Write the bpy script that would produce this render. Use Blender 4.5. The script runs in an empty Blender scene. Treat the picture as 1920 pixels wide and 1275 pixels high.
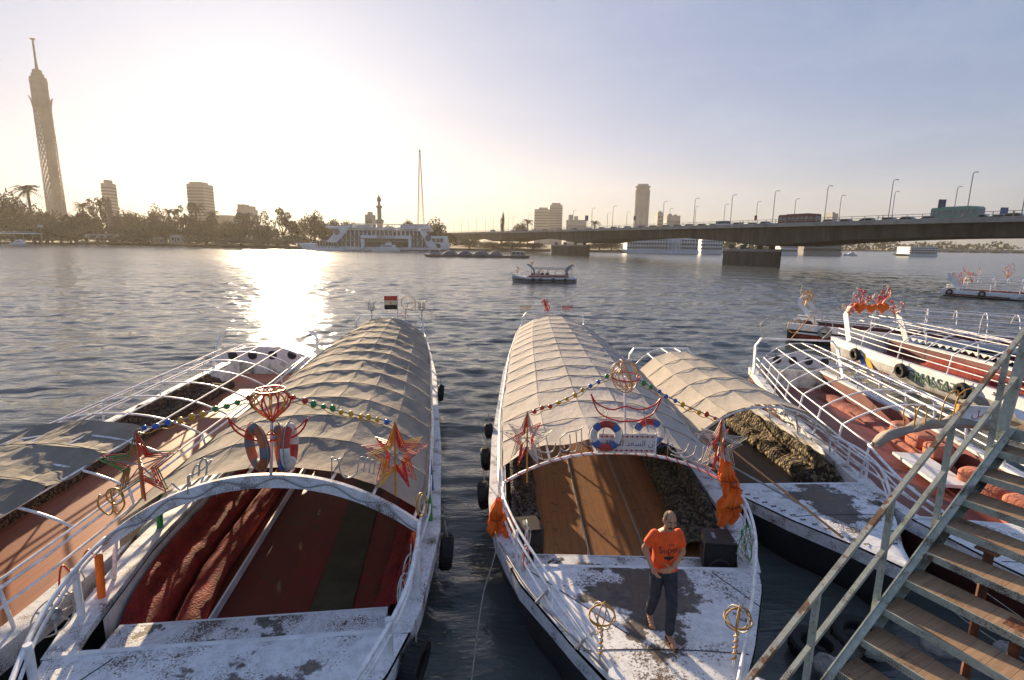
import bpy, bmesh, math, random
from mathutils import Vector, Matrix, Euler
R=math.radians; PI=math.pi
S=bpy.context.scene; COL=S.collection
# ---------------------------------------------------------------- camera, sky, sun, exposure
FPX=990.0; PITCH=R(10.6); ROLL=R(0.8); CAMZ=6.0
cam=bpy.data.cameras.new('camera'); cam.sensor_width=36; cam.lens=36*FPX/1920; cam.clip_start=.05; cam.clip_end=20000
co=bpy.data.objects.new('camera',cam); COL.objects.link(co); S.camera=co
co.location=(0,0,CAMZ); co.rotation_euler=(Matrix.Rotation(PI/2-PITCH,3,'X')@Matrix.Rotation(ROLL,3,'Z')).to_euler()
S.view_settings.view_transform='Standard'; S.view_settings.look='None'; S.view_settings.gamma=1; S.view_settings.use_curve_mapping=False
S.view_settings.exposure=1.3
SUN_AZ=R(-23.5); SUN_EL=R(11.5)      # azimuth from +Y towards +X
W=bpy.data.worlds.new("World"); S.world=W; W.use_nodes=True
wt=W.node_tree; wt.nodes.clear()
sky=wt.nodes.new('ShaderNodeTexSky'); sky.sky_type='NISHITA'; sky.sun_disc=False; sky.sun_elevation=SUN_EL; sky.sun_rotation=SUN_AZ
sky.air_density=1.0; sky.dust_density=1.6; sky.ozone_density=2.0; sky.altitude=0
wb=wt.nodes.new('ShaderNodeBackground'); wb.inputs['Strength'].default_value=0.12
wo=wt.nodes.new('ShaderNodeOutputWorld'); sg=wt.nodes.new('ShaderNodeGamma'); sg.inputs[1].default_value=.345; wt.links.new(sky.outputs[0],sg.inputs[0])   # gamma narrows the sky's range of tones
sh=wt.nodes.new('ShaderNodeHueSaturation'); sh.inputs['Saturation'].default_value=1.45; sh.inputs['Value'].default_value=1.03; wt.links.new(sg.outputs[0],sh.inputs['Color'])
st=wt.nodes.new('ShaderNodeMixRGB'); st.blend_type='MULTIPLY'; st.inputs[0].default_value=1; st.inputs[2].default_value=(.82,.93,1.24,1); wt.links.new(sh.outputs[0],st.inputs[1])
sc_=wt.nodes.new('ShaderNodeTexCoord'); sm_=wt.nodes.new('ShaderNodeMapping'); sm_.inputs['Scale'].default_value=(2.2,2.2,7); wt.links.new(sc_.outputs['Generated'],sm_.inputs[0])
sn=wt.nodes.new('ShaderNodeTexNoise'); sn.inputs['Scale'].default_value=1.6; sn.inputs['Detail'].default_value=7; sn.inputs['Roughness'].default_value=.6; sn.inputs['Distortion'].default_value=.6; wt.links.new(sm_.outputs[0],sn.inputs[0])
sr=wt.nodes.new('ShaderNodeMapRange'); sr.inputs[1].default_value=.45; sr.inputs[2].default_value=.75; sr.inputs[3].default_value=.0; sr.inputs[4].default_value=.11; wt.links.new(sn.outputs[0],sr.inputs[0])   # faint high cloud
sx_=wt.nodes.new('ShaderNodeMixRGB'); sx_.inputs[2].default_value=(3.1,3.2,3.5,1); wt.links.new(sr.outputs[0],sx_.inputs[0]); wt.links.new(st.outputs[0],sx_.inputs[1])
wt.links.new(sx_.outputs[0],wb.inputs[0]); wt.links.new(wb.outputs[0],wo.inputs[0])
sl=bpy.data.lights.new('sun','SUN'); sl.energy=5; sl.angle=R(.5); sl.color=(1,.76,.48)
so=bpy.data.objects.new('sun',sl); COL.objects.link(so); so.location=(-60,140,90)
sv=Vector((math.sin(SUN_AZ)*math.cos(SUN_EL),math.cos(SUN_AZ)*math.cos(SUN_EL),math.sin(SUN_EL)))
so.rotation_euler=sv.to_track_quat('Z','Y').to_euler()
S.cycles.max_bounces=8; S.cycles.transparent_max_bounces=8; S.cycles.volume_bounces=0
S.cycles.caustics_reflective=False; S.cycles.caustics_refractive=False; S.cycles.use_denoising=True
# ---------------------------------------------------------------- helpers
def ray(px,py):
    a,b=px-960,637.5-py; c,s=math.cos(ROLL),math.sin(ROLL)
    a,b=a*c-b*s,a*s+b*c
    u,v=a/FPX,b/FPX
    return Vector((u,math.cos(PITCH)+v*math.sin(PITCH),-math.sin(PITCH)+v*math.cos(PITCH)))
def at(px,py,z=None,Y=None):
    d=ray(px,py); t=(z-CAMZ)/d.z if z is not None else Y/d.y
    return Vector((0,0,CAMZ))+d*t
def rnd(a,b): return random.uniform(a,b)
class MB:
    """collects faces for one mesh"""
    def __init__(s): s.v=[]; s.f=[]; s.m=[]; s.mi=0
    def add(s,vs,fs):
        n=len(s.v); s.v+= [tuple(v) for v in vs]; s.f+=[tuple(i+n for i in f) for f in fs]; s.m+=[s.mi]*len(fs); return s
    def box(s,c,d,rz=0,rx=0,ry=0,taper=1.0):
        x,y,z=d[0]/2,d[1]/2,d[2]/2; M=Euler((rx,ry,rz)).to_matrix(); c=Vector(c)
        vs=[c+M@Vector((sx*x*(taper if sz>0 else 1),sy*y*(taper if sz>0 else 1),sz*z)) for sz in(-1,1) for sy in(-1,1) for sx in(-1,1)]
        return s.add(vs,[(0,2,3,1),(4,5,7,6),(0,1,5,4),(2,6,7,3),(0,4,6,2),(1,3,7,5)])
    def beam(s,a,b,w,h,up=(0,0,1)):
        a,b=Vector(a),Vector(b); d=(b-a).normalized(); u=Vector(up)
        r=d.cross(u)
        if r.length<1e-4: r=d.cross(Vector((0,1,0)))
        r.normalize(); u=r.cross(d)
        vs=[p+r*(sx*w/2)+u*(sz*h/2) for p in(a,b) for sx,sz in((-1,-1),(1,-1),(1,1),(-1,1))]
        return s.add(vs,[(3,2,1,0),(4,5,6,7),(0,1,5,4),(1,2,6,5),(2,3,7,6),(3,0,4,7)])
    def tube(s,pts,r,n=6,closed=False,r2=None):
        P=[Vector(p) for p in pts]; k=len(P); rings=[]; up=None
        for i,p in enumerate(P):
            a=P[(i-1)%k] if (i>0 or closed) else p; b=P[(i+1)%k] if (i<k-1 or closed) else p
            t=(b-a); t=t.normalized() if t.length>1e-9 else Vector((0,0,1))
            if up is None: up=Vector((0,0,1)) if abs(t.z)<.9 else Vector((1,0,0))
            e=t.cross(up)
            if e.length<1e-6: e=t.cross(Vector((.3,1,.2)))
            e.normalize(); up=e.cross(t).normalized()
            rr=r if r2 is None else r+(r2-r)*i/max(1,k-1)
            rings.append([p+e*(rr*math.cos(2*PI*j/n))+up*(rr*math.sin(2*PI*j/n)) for j in range(n)])
        vs=[q for ring in rings for q in ring]; fs=[]
        for i in range(k if closed else k-1):
            i2=(i+1)%k
            for j in range(n): fs.append((i*n+j,i*n+(j+1)%n,i2*n+(j+1)%n,i2*n+j))
        if not closed: fs+= [tuple(range(n))[::-1],tuple((k-1)*n+j for j in range(n))]
        return s.add(vs,fs)
    def grid(s,nu,nv,fn,flip=False,wrap_u=False):
        vs=[fn(i/(nu-1) if not wrap_u else i/nu,j/(nv-1)) for j in range(nv) for i in range(nu)]; fs=[]
        for j in range(nv-1):
            for i in range(nu if wrap_u else nu-1):
                i2=(i+1)%nu; q=(j*nu+i,j*nu+i2,(j+1)*nu+i2,(j+1)*nu+i); fs.append(q[::-1] if flip else q)
        return s.add(vs,fs)
    def lathe(s,prof,n=16,c=(0,0,0),axis='Z',cap=True):
        c=Vector(c); vs=[]
        for r,z in prof:
            for j in range(n):
                a=2*PI*j/n; p=Vector((r*math.cos(a),r*math.sin(a),z))
                if axis=='Y': p=Vector((p.x,p.z,p.y))
                if axis=='X': p=Vector((p.z,p.x,p.y))
                vs.append(c+p)
        fs=[(i*n+j,i*n+(j+1)%n,(i+1)*n+(j+1)%n,(i+1)*n+j) for i in range(len(prof)-1) for j in range(n)]
        if cap: fs+=[tuple(range(n))[::-1],tuple((len(prof)-1)*n+j for j in range(n))]
        return s.add(vs,fs)
    def prism(s,poly,z0,z1,fn=None):
        n=len(poly); fn=fn or (lambda x,y,z:(x,y,z))
        vs=[fn(x,y,z0) for x,y in poly]+[fn(x,y,z1) for x,y in poly]
        return s.add(vs,[tuple(range(n))[::-1],tuple(range(n,2*n))]+[(i,(i+1)%n,(i+1)%n+n,i+n) for i in range(n)])
    def torus(s,c,Rr,r,M=None,n=24,k=10,sq=1.0):
        c=Vector(c); M=M or Matrix.Identity(3)
        vs=[c+M@Vector(((Rr+r*math.cos(b))*math.cos(a),(Rr+r*math.cos(b))*math.sin(a),sq*r*math.sin(b))) for a in [2*PI*i/n for i in range(n)] for b in [2*PI*j/k for j in range(k)]]
        return s.add(vs,[(i*k+j,((i+1)%n)*k+j,((i+1)%n)*k+(j+1)%k,i*k+(j+1)%k) for i in range(n) for j in range(k)])
    def ball(s,c,rx,ry=None,rz=None,n=10,k=7,jit=0,M=None):
        ry=ry or rx; rz=rz or rx; c=Vector(c); M=M or Matrix.Identity(3)
        vs=[]
        for i in range(k+1):
            t=PI*i/k
            for j in range(n):
                a=2*PI*j/n; q=1+rnd(-jit,jit) if jit else 1
                vs.append(c+M@Vector((rx*q*math.sin(t)*math.cos(a),ry*q*math.sin(t)*math.sin(a),-rz*q*math.cos(t))))
        return s.add(vs,[(i*n+j,i*n+(j+1)%n,(i+1)*n+(j+1)%n,(i+1)*n+j) for i in range(k) for j in range(n)])
    def build(s,name,mat,parent=None,smooth=False,loc=None,rz=None,angle=None):
        me=bpy.data.meshes.new(name); me.from_pydata(s.v,[],s.f)
        mats=mat if isinstance(mat,(list,tuple)) else [mat]
        for m in mats: me.materials.append(m)
        if len(mats)>1: me.polygons.foreach_set('material_index',s.m)
        if smooth: me.polygons.foreach_set('use_smooth',[True]*len(me.polygons))
        me.validate()
        bm=bmesh.new(); bm.from_mesh(me); bmesh.ops.remove_doubles(bm,verts=bm.verts,dist=1e-5); bmesh.ops.recalc_face_normals(bm,faces=bm.faces); bm.to_mesh(me); bm.free()
        if smooth and angle: me.set_sharp_from_angle(angle=R(angle))
        o=bpy.data.objects.new(name,me); COL.objects.link(o)
        if parent: o.parent=parent
        if loc is not None: o.location=loc
        if rz is not None: o.rotation_euler=(0,0,rz)
        return o
def tag(o,label=None,cat=None,group=None,kind=None):
    if label: o['label']=label
    if cat: o['category']=cat
    if group: o['group']=group
    if kind: o['kind']=kind
    return o
def thing(name,label,cat,loc=(0,0,0),rz=0,group=None):
    o=bpy.data.objects.new(name,None); o.empty_display_size=.2; COL.objects.link(o); o.location=loc; o.rotation_euler=(0,0,rz)
    return tag(o,label,cat,group)
def dup(root,loc=None,rz=None,label=None,group=None,scale=None):
    def cp(o,par):
        c=o.copy(); COL.objects.link(c)
        if par: c.parent=par
        for ch in o.children: cp(ch,c)
        return c
    r=cp(root,None)
    if loc is not None: r.location=loc
    if rz is not None: r.rotation_euler=(0,0,rz)
    if scale is not None: r.scale=scale if hasattr(scale,'__len__') else (scale,)*3
    if label: r['label']=label
    if group: r['group']=group
    return r
def arc(n,a0,a1,fn): return [fn(a0+(a1-a0)*i/(n-1)) for i in range(n)]
def lerp(a,b,t): return a+(b-a)*t
def interp(tab,x):
    if x<=tab[0][0]: return tab[0][1]
    for (x0,y0),(x1,y1) in zip(tab,tab[1:]):
        if x<=x1:
            t=(x-x0)/(x1-x0); return y0+(y1-y0)*t
    return tab[-1][1]
# ---------------------------------------------------------------- materials
def newmat(name):
    m=bpy.data.materials.new(name); m.use_nodes=True; nt=m.node_tree
    return m,nt,nt.nodes['Principled BSDF'],nt.nodes.new
def mat(name,col,rough=.6,var=.25,scale=3.0,metal=0,bump=0,bscale=None,stretch=None,col2=None,spec=.5,detail=5,lo=.35,hi=.7,sub=None):
    m,nt,b,N=newmat(name); L=nt.links.new
    tc=N('ShaderNodeTexCoord'); mp=N('ShaderNodeMapping'); L(tc.outputs['Object'],mp.inputs[0])
    if stretch: mp.inputs['Scale'].default_value=stretch
    nz=N('ShaderNodeTexNoise'); nz.inputs['Scale'].default_value=scale; nz.inputs['Detail'].default_value=detail; nz.inputs['Roughness'].default_value=.65; L(mp.outputs[0],nz.inputs[0])
    cr=N('ShaderNodeValToRGB'); e=cr.color_ramp.elements; e[0].position=lo; e[1].position=hi
    c2=col2 or tuple(max(0,c*(1-var)) for c in col); e[0].color=(*c2,1); e[1].color=(*col,1) if col2 else (*[min(1,c*(1+var*.5)) for c in col],1)
    L(nz.outputs[0],cr.inputs[0]); L(cr.outputs[0],b.inputs['Base Color'])
    b.inputs['Roughness'].default_value=rough; b.inputs['Metallic'].default_value=metal; b.inputs['Specular IOR Level'].default_value=spec
    if bump:
        n2=N('ShaderNodeTexNoise'); n2.inputs['Scale'].default_value=bscale or scale*4; n2.inputs['Detail'].default_value=4; L(mp.outputs[0],n2.inputs[0])
        bp=N('ShaderNodeBump'); bp.inputs['Strength'].default_value=bump; bp.inputs['Distance'].default_value=.05; L(n2.outputs[0],bp.inputs['Height']); L(bp.outputs[0],b.inputs['Normal'])
    return m
def wornpaint(name,paint,under,amount=.5,scale=1.6,center=None,radius=1.5,rough=.55,aniso=None):
    """paint flaked off in patches; more of it gone around center (object space)"""
    m,nt,b,N=newmat(name); L=nt.links.new
    tc=N('ShaderNodeTexCoord'); mp=N('ShaderNodeMapping'); L(tc.outputs['Object'],mp.inputs[0])
    if aniso: mp.inputs['Scale'].default_value=aniso
    n1=N('ShaderNodeTexNoise'); n1.inputs['Scale'].default_value=scale; n1.inputs['Detail'].default_value=9; n1.inputs['Roughness'].default_value=.62; L(mp.outputs[0],n1.inputs[0])
    val=n1.outputs[0]
    if center is not None:
        vs=N('ShaderNodeVectorMath'); vs.operation='DISTANCE'; L(tc.outputs['Object'],vs.inputs[0]); vs.inputs[1].default_value=center
        mr=N('ShaderNodeMapRange'); mr.inputs[1].default_value=0; mr.inputs[2].default_value=radius; mr.inputs[3].default_value=.26; mr.inputs[4].default_value=-.12; L(vs.outputs['Value'],mr.inputs[0])
        ad=N('ShaderNodeMath'); ad.operation='ADD'; L(val,ad.inputs[0]); L(mr.outputs[0],ad.inputs[1]); val=ad.outputs[0]
    cr=N('ShaderNodeValToRGB'); cr.color_ramp.elements[0].position=1-amount-.015; cr.color_ramp.elements[1].position=1-amount+.015; L(val,cr.inputs[0])
    n2=N('ShaderNodeTexNoise'); n2.inputs['Scale'].default_value=scale*5; n2.inputs['Detail'].default_value=8; n2.inputs['Roughness'].default_value=.7; L(tc.outputs['Object'],n2.inputs[0])
    c1=N('ShaderNodeValToRGB'); c1.color_ramp.elements[0].position=.36; c1.color_ramp.elements[1].position=.58; c1.color_ramp.elements[0].color=(*[c*.74 for c in paint],1); c1.color_ramp.elements[1].color=(*paint,1); L(n2.outputs[0],c1.inputs[0])
    c2=N('ShaderNodeValToRGB'); c2.color_ramp.elements[0].position=.35; c2.color_ramp.elements[1].position=.75; c2.color_ramp.elements[0].color=(*[c*.6 for c in under],1); c2.color_ramp.elements[1].color=(*[min(1,c*1.9) for c in under],1); L(n2.outputs[0],c2.inputs[0])
    mx=N('ShaderNodeMixRGB'); L(cr.outputs[0],mx.inputs[0]); L(c1.outputs[0],mx.inputs[1]); L(c2.outputs[0],mx.inputs[2]); L(mx.outputs[0],b.inputs['Base Color'])
    g1=N('ShaderNodeTexNoise'); g1.inputs['Scale'].default_value=scale*22; g1.inputs['Detail'].default_value=6; g1.inputs['Roughness'].default_value=.75; L(tc.outputs['Object'],g1.inputs[0])
    g2=N('ShaderNodeTexNoise'); g2.inputs['Scale'].default_value=scale*.9; g2.inputs['Detail'].default_value=5; L(tc.outputs['Object'],g2.inputs[0])
    ga=N('ShaderNodeMath'); ga.operation='MULTIPLY_ADD'; L(g2.outputs[0],ga.inputs[0]); ga.inputs[1].default_value=.75; L(g1.outputs[0],ga.inputs[2])
    gr=N('ShaderNodeValToRGB'); gr.color_ramp.elements[0].position=.93; gr.color_ramp.elements[1].position=1.02; L(ga.outputs[0],gr.inputs[0])
    gm=N('ShaderNodeMixRGB'); L(gr.outputs[0],gm.inputs[0]); L(mx.outputs[0],gm.inputs[1]); gm.inputs[2].default_value=(.11,.075,.05,1); L(gm.outputs[0],b.inputs['Base Color'])
    bp=N('ShaderNodeBump'); bp.inputs['Strength'].default_value=.35; bp.inputs['Distance'].default_value=.01; bp.invert=True; L(cr.outputs[0],bp.inputs['Height']); L(bp.outputs[0],b.inputs['Normal'])
    b.inputs['Roughness'].default_value=rough
    return m
def planks(name,col,col2,width=.14,axis=0,rough=.6,wear=None,gap=.03):
    """boards running along the other horizontal axis"""
    m,nt,b,N=newmat(name); L=nt.links.new
    tc=N('ShaderNodeTexCoord'); sp=N('ShaderNodeSeparateXYZ'); L(tc.outputs['Object'],sp.inputs[0])
    dv=N('ShaderNodeMath'); dv.operation='DIVIDE'; L(sp.outputs[axis],dv.inputs[0]); dv.inputs[1].default_value=width
    fl=N('ShaderNodeMath'); fl.operation='FLOOR'; L(dv.outputs[0],fl.inputs[0]); fr=N('ShaderNodeMath'); fr.operation='FRACT'; L(dv.outputs[0],fr.inputs[0])
    wn=N('ShaderNodeTexWhiteNoise'); wn.noise_dimensions='1D'; L(fl.outputs[0],wn.inputs['W'])
    mp=N('ShaderNodeMapping'); mp.inputs['Scale'].default_value=(9,.8,3) if axis==0 else (.8,9,3); L(tc.outputs['Object'],mp.inputs[0])
    nz=N('ShaderNodeTexNoise'); nz.inputs['Scale'].default_value=2.5; nz.inputs['Detail'].default_value=8; nz.inputs['Roughness'].default_value=.7; L(mp.outputs[0],nz.inputs[0])
    a=N('ShaderNodeMath'); a.operation='MULTIPLY_ADD'; L(wn.outputs['Value'],a.inputs[0]); a.inputs[1].default_value=.45; L(nz.outputs[0],a.inputs[2])
    cr=N('ShaderNodeValToRGB'); cr.color_ramp.elements[0].position=.35; cr.color_ramp.elements[1].position=1.05; cr.color_ramp.elements[0].color=(*col2,1); cr.color_ramp.elements[1].color=(*col,1); L(a.outputs[0],cr.inputs[0])
    g=N('ShaderNodeMath'); g.operation='LESS_THAN'; L(fr.outputs[0],g.inputs[0]); g.inputs[1].default_value=gap
    mx=N('ShaderNodeMixRGB'); L(g.outputs[0],mx.inputs[0]); L(cr.outputs[0],mx.inputs[1]); mx.inputs[2].default_value=(*[c*.25 for c in col2],1); L(mx.outputs[0],b.inputs['Base Color'])
    if wear:
        n3=N('ShaderNodeTexNoise'); n3.inputs['Scale'].default_value=3.5; n3.inputs['Detail'].default_value=9; n3.inputs['Roughness'].default_value=.72; L(tc.outputs['Object'],n3.inputs[0])
        c3=N('ShaderNodeValToRGB'); c3.color_ramp.elements[0].position=.56; c3.color_ramp.elements[1].position=.66; L(n3.outputs[0],c3.inputs[0])
        m2=N('ShaderNodeMixRGB'); L(c3.outputs[0],m2.inputs[0]); L(mx.outputs[0],m2.inputs[1]); m2.inputs[2].default_value=(*wear,1); L(m2.outputs[0],b.inputs['Base Color'])
    bp=N('ShaderNodeBump'); bp.inputs['Strength'].default_value=.3; bp.inputs['Distance'].default_value=.01; L(nz.outputs[0],bp.inputs['Height']); L(bp.outputs[0],b.inputs['Normal'])
    b.inputs['Roughness'].default_value=rough
    return m
def water_mat():
    m,nt,b,N=newmat('water'); L=nt.links.new
    b.inputs['Base Color'].default_value=(.092,.102,.098,1); b.inputs['IOR'].default_value=1.333
    tc=N('ShaderNodeTexCoord'); sp=N('ShaderNodeSeparateXYZ'); L(tc.outputs['Object'],sp.inputs[0])
    mr=N('ShaderNodeMapRange'); mr.inputs[1].default_value=25; mr.inputs[2].default_value=150; mr.inputs[3].default_value=.06; mr.inputs[4].default_value=.20; L(sp.outputs[1],mr.inputs[0]); L(mr.outputs[0],b.inputs['Roughness'])   # open river carries finer chop
    prev=None
    for sc,stren,dist,det in (((.10,.22,1),.6,1.1,3),((.6,1.6,1),.5,.16,4),((3.0,6.5,1),.55,.040,4)):
        mp=N('ShaderNodeMapping'); mp.inputs['Scale'].default_value=sc; mp.inputs['Rotation'].default_value=(0,0,R(-14)); L(tc.outputs['Object'],mp.inputs[0])
        nz=N('ShaderNodeTexNoise'); nz.inputs['Scale'].default_value=1; nz.inputs['Detail'].default_value=det; nz.inputs['Roughness'].default_value=.55; nz.inputs['Distortion'].default_value=.4; L(mp.outputs[0],nz.inputs[0])
        bp=N('ShaderNodeBump'); bp.inputs['Strength'].default_value=stren; bp.inputs['Distance'].default_value=dist; L(nz.outputs[0],bp.inputs['Height'])
        if prev: L(prev.outputs[0],bp.inputs['Normal'])
        prev=bp
    L(prev.outputs[0],b.inputs['Normal'])
    return m
def tuftmat(name,cols,scale=14):
    m,nt,b,N=newmat(name); L=nt.links.new
    tc=N('ShaderNodeTexCoord'); v=N('ShaderNodeTexVoronoi'); v.inputs['Scale'].default_value=scale; v.inputs['Randomness'].default_value=1; L(tc.outputs['Object'],v.inputs[0])
    sp=N('ShaderNodeSeparateColor'); L(v.outputs['Color'],sp.inputs[0]); cr=N('ShaderNodeValToRGB'); cr.color_ramp.interpolation='LINEAR'
    cr.color_ramp.elements[0].color=(*cols[0],1); cr.color_ramp.elements[1].color=(*cols[-1],1); cr.color_ramp.elements[0].position=.2; cr.color_ramp.elements[1].position=.95
    for i,c in enumerate(cols[1:-1]): e=cr.color_ramp.elements.new(.2+.75*(i+1)/(len(cols)-1)); e.color=(*c,1)
    L(sp.outputs[0],cr.inputs[0]); mr=N('ShaderNodeMapRange'); mr.inputs[1].default_value=.15; mr.inputs[2].default_value=.7; mr.inputs[3].default_value=1; mr.inputs[4].default_value=.25; L(v.outputs['Distance'],mr.inputs[0])
    L(cr.outputs[0],b.inputs['Base Color']); bp=N('ShaderNodeBump'); bp.inputs['Strength'].default_value=1; bp.inputs['Distance'].default_value=.06; L(mr.outputs[0],bp.inputs['Height']); L(bp.outputs[0],b.inputs['Normal']); b.inputs['Roughness'].default_value=.9
    return m
def leafmat(name,c):
    m,nt,b,N=newmat(name); L=nt.links.new
    tc=N('ShaderNodeTexCoord'); nz=N('ShaderNodeTexNoise'); nz.inputs['Scale'].default_value=.6; nz.inputs['Detail'].default_value=6; L(tc.outputs['Object'],nz.inputs[0])
    cr=N('ShaderNodeValToRGB'); cr.color_ramp.elements[0].position=.35; cr.color_ramp.elements[1].position=.7
    cr.color_ramp.elements[0].color=(*[x*.6 for x in c],1); cr.color_ramp.elements[1].color=(*[min(1,x*1.5) for x in c],1); L(nz.outputs[0],cr.inputs[0])
    L(cr.outputs[0],b.inputs['Base Color']); b.inputs['Roughness'].default_value=.6
    tr=N('ShaderNodeBsdfTranslucent'); L(cr.outputs[0],tr.inputs[0]); mx=N('ShaderNodeMixShader'); mx.inputs[0].default_value=.14
    L(b.outputs[0],mx.inputs[1]); L(tr.outputs[0],mx.inputs[2]); L(mx.outputs[0],nt.nodes['Material Output'].inputs[0])
    return m
M={}
M['white']=mat('white_paint',(.82,.83,.85),.5,.22,2.5,bump=.1)
M['white_dirty']=mat('dirty_white_paint',(.78,.79,.81),.55,.5,1.4,bump=.15,lo=.3,hi=.6)
M['tube']=mat('white_tube_paint',(.80,.80,.81),.4,.35,6,lo=.3,hi=.55)
M['hull_dark']=mat('dark_hull_paint',(.030,.032,.038),.45,.5,1.5)
M['black']=mat('black_rubber',(.016,.016,.018),.75,.4,8,bump=.3)
M['blackplastic']=mat('black_plastic',(.018,.018,.02),.45,.3,6)
M['grey']=mat('grey_metal',(.30,.31,.32),.45,.3,5)
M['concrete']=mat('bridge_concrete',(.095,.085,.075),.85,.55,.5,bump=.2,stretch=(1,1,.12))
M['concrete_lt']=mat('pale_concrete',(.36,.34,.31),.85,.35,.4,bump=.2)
M['glass']=mat('dark_glass',(.03,.035,.04),.12,.2,1)
M['asphalt']=mat('asphalt',(.05,.05,.052),.85,.3,1)
M['steel']=mat('galvanised_steel',(.34,.34,.34),.45,.25,4,metal=.3)
M['rope']=mat('pale_rope',(.42,.38,.31),.9,.4,20)
M['orange']=mat('orange_cloth',(.95,.17,.012),.75,.12,4,bump=.15,bscale=14)
M['red']=mat('red_tube_light',(.62,.035,.02),.35,.15,8)
M['green']=mat('green_tube_light',(.03,.28,.07),.35,.15,8)
M['yellow']=mat('yellow_tube_light',(.75,.42,.03),.35,.15,8)
M['amber']=mat('amber_tube_light',(.62,.30,.05),.4,.2,8)
M['clear']=mat('clear_tube_light',(.62,.58,.50),.35,.3,8)
M['blue']=mat('blue_bulb',(.03,.13,.50),.25,.1,8)
M['wood']=mat('bare_wood',(.24,.13,.06),.7,.4,3,stretch=(6,6,1))
M['rust']=mat('rusty_steel',(.30,.10,.035),.8,.55,5,bump=.3,col2=(.10,.045,.03))
# ---------------------------------------------------------------- water, banks, haze
import numpy as np
def water():
    nx,ny=560,640; rg=np.random.default_rng(4)
    t=np.linspace(0,1,ny); ys=-6+352*(np.exp(3.6*t)-1)/(math.exp(3.6)-1); u=np.linspace(-1,1,nx)
    X=u[None,:]*(ys[:,None]*1.12+48); Y=np.repeat(ys[:,None],nx,1); Z=np.zeros_like(X); sp=np.maximum((ys[:,None]*1.12+48)*2/nx,np.gradient(ys)[:,None])
    for i in range(60):
        lam=.45*(2.4/.45)**rg.random(); th=R(-105)+rg.normal(0,.6); k=2*PI/lam; a=.0057*lam**.9
        ph=k*(X*math.cos(th)+Y*math.sin(th))+rg.random()*6.28; s=np.sin(ph); Z+=a*(s+.35*np.cos(2*ph))*np.clip(lam/sp/2.2-.6,0,1)
    for i in range(14):
        lam=rg.uniform(5,16); th=R(-100)+rg.normal(0,.5); Z+=.0016*lam**.9*np.sin(2*PI/lam*(X*math.cos(th)+Y*math.sin(th))+rg.random()*6.28)
    Z*=.85+.3*np.sin(X*.09+1)*np.sin(Y*.07)
    Z*=np.minimum(np.minimum((1-np.abs(u))[None,:]*20,(t*30)[:,None]),((1-t)*30)[:,None]).clip(0,1)
    Z*=np.where(Y<24,.55+.45*np.clip((Y-12)/12,0,1),1)
    v=np.stack([X,Y,Z],-1).reshape(-1,3)
    i=np.arange(nx*ny).reshape(ny,nx); q=np.stack([i[:-1,:-1],i[:-1,1:],i[1:,1:],i[1:,:-1]],-1).reshape(-1,4); n=len(v)
    c=[X[0,0],X[0,-1],X[-1,-1],X[-1,0]]; cy=[ys[0],ys[0],ys[-1],ys[-1]]
    ov=np.array([(-4000,-300,0),(4000,-300,0),(4000,6000,0),(-4000,6000,0)]+[(c[j],cy[j],0) for j in range(4)])
    v=np.concatenate([v,ov]); q=np.concatenate([q,np.array([(0,1,5,4),(1,2,6,5),(2,3,7,6),(3,0,4,7)])+n])
    me=bpy.data.meshes.new('water'); me.vertices.add(len(v)); me.vertices.foreach_set('co',v.astype(np.float32).ravel())
    me.loops.add(q.size); me.loops.foreach_set('vertex_index',q.astype(np.int32).ravel()); me.polygons.add(len(q)); me.polygons.foreach_set('loop_start',np.arange(0,q.size,4,dtype=np.int32)); me.polygons.foreach_set('use_smooth',np.ones(len(q),bool)); me.update(calc_edges=True); me.validate()
    me.materials.append(water_mat()); o=bpy.data.objects.new('water',me); COL.objects.link(o); return o
tag(water(),kind='structure')
bank=[(-1500,350),(-323,338),(-267,352),(-184,329),(-118,306),(-40,316),(20,330),(70,342),(130,352),(230,470),(330,620),(520,700),(1500,900),(1500,3800),(-1500,3800)]
bk=MB(); bk.prism(bank,-2,1.2); M['soil']=mat('bank_soil',(.13,.11,.075),.95,.4,.08,bump=.3)
tag(bk.build('far_bank_ground',M['soil']),kind='structure')
hz=MB(); hz.box((0,900,98.5),(3000,2200,203)); hm=bpy.data.materials.new('haze_air'); hm.use_nodes=True; nt=hm.node_tree; nt.nodes.clear()
pv=nt.nodes.new('ShaderNodeVolumePrincipled'); pv.inputs['Color'].default_value=(1,.93,.83,1); pv.inputs['Density'].default_value=.00014; pv.inputs['Anisotropy'].default_value=.4
ou=nt.nodes.new('ShaderNodeOutputMaterial'); nt.links.new(pv.outputs[0],ou.inputs['Volume'])
tag(hz.build('haze',hm),kind='stuff')
# ---------------------------------------------------------------- lattice tower
def pj(p):
    d=Vector(p)-Vector((0,0,CAMZ)); w=d.y*math.cos(PITCH)-d.z*math.sin(PITCH); v=d.y*math.sin(PITCH)+d.z*math.cos(PITCH)
    u,v=d.x/w*FPX,v/w*FPX; c,s=math.cos(ROLL),math.sin(ROLL); return 960+u*c+v*s,637.5-(-u*s+v*c)
M['tower']=mat('tower_concrete',(.34,.27,.20),.85,.2,.1)
M['facade']=mat('hazy_facade',(.36,.31,.26),.85,.2,.05)
M['facade2']=mat('grey_facade',(.30,.30,.30),.85,.2,.05)
M['winband']=mat('window_band_glass',(.10,.10,.11),.3,.2,.3)
p0=at(105,386,Y=560); tx,ty=p0.x,p0.y
tw=thing('lattice_tower','tall slender concrete lattice tower with mast behind the riverside trees','tower',(tx,ty,0))
TH=[(1.0,0)]
zz=lambda py: at(interp([(70,60),(386,105)],py),py,Y=560).z
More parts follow.
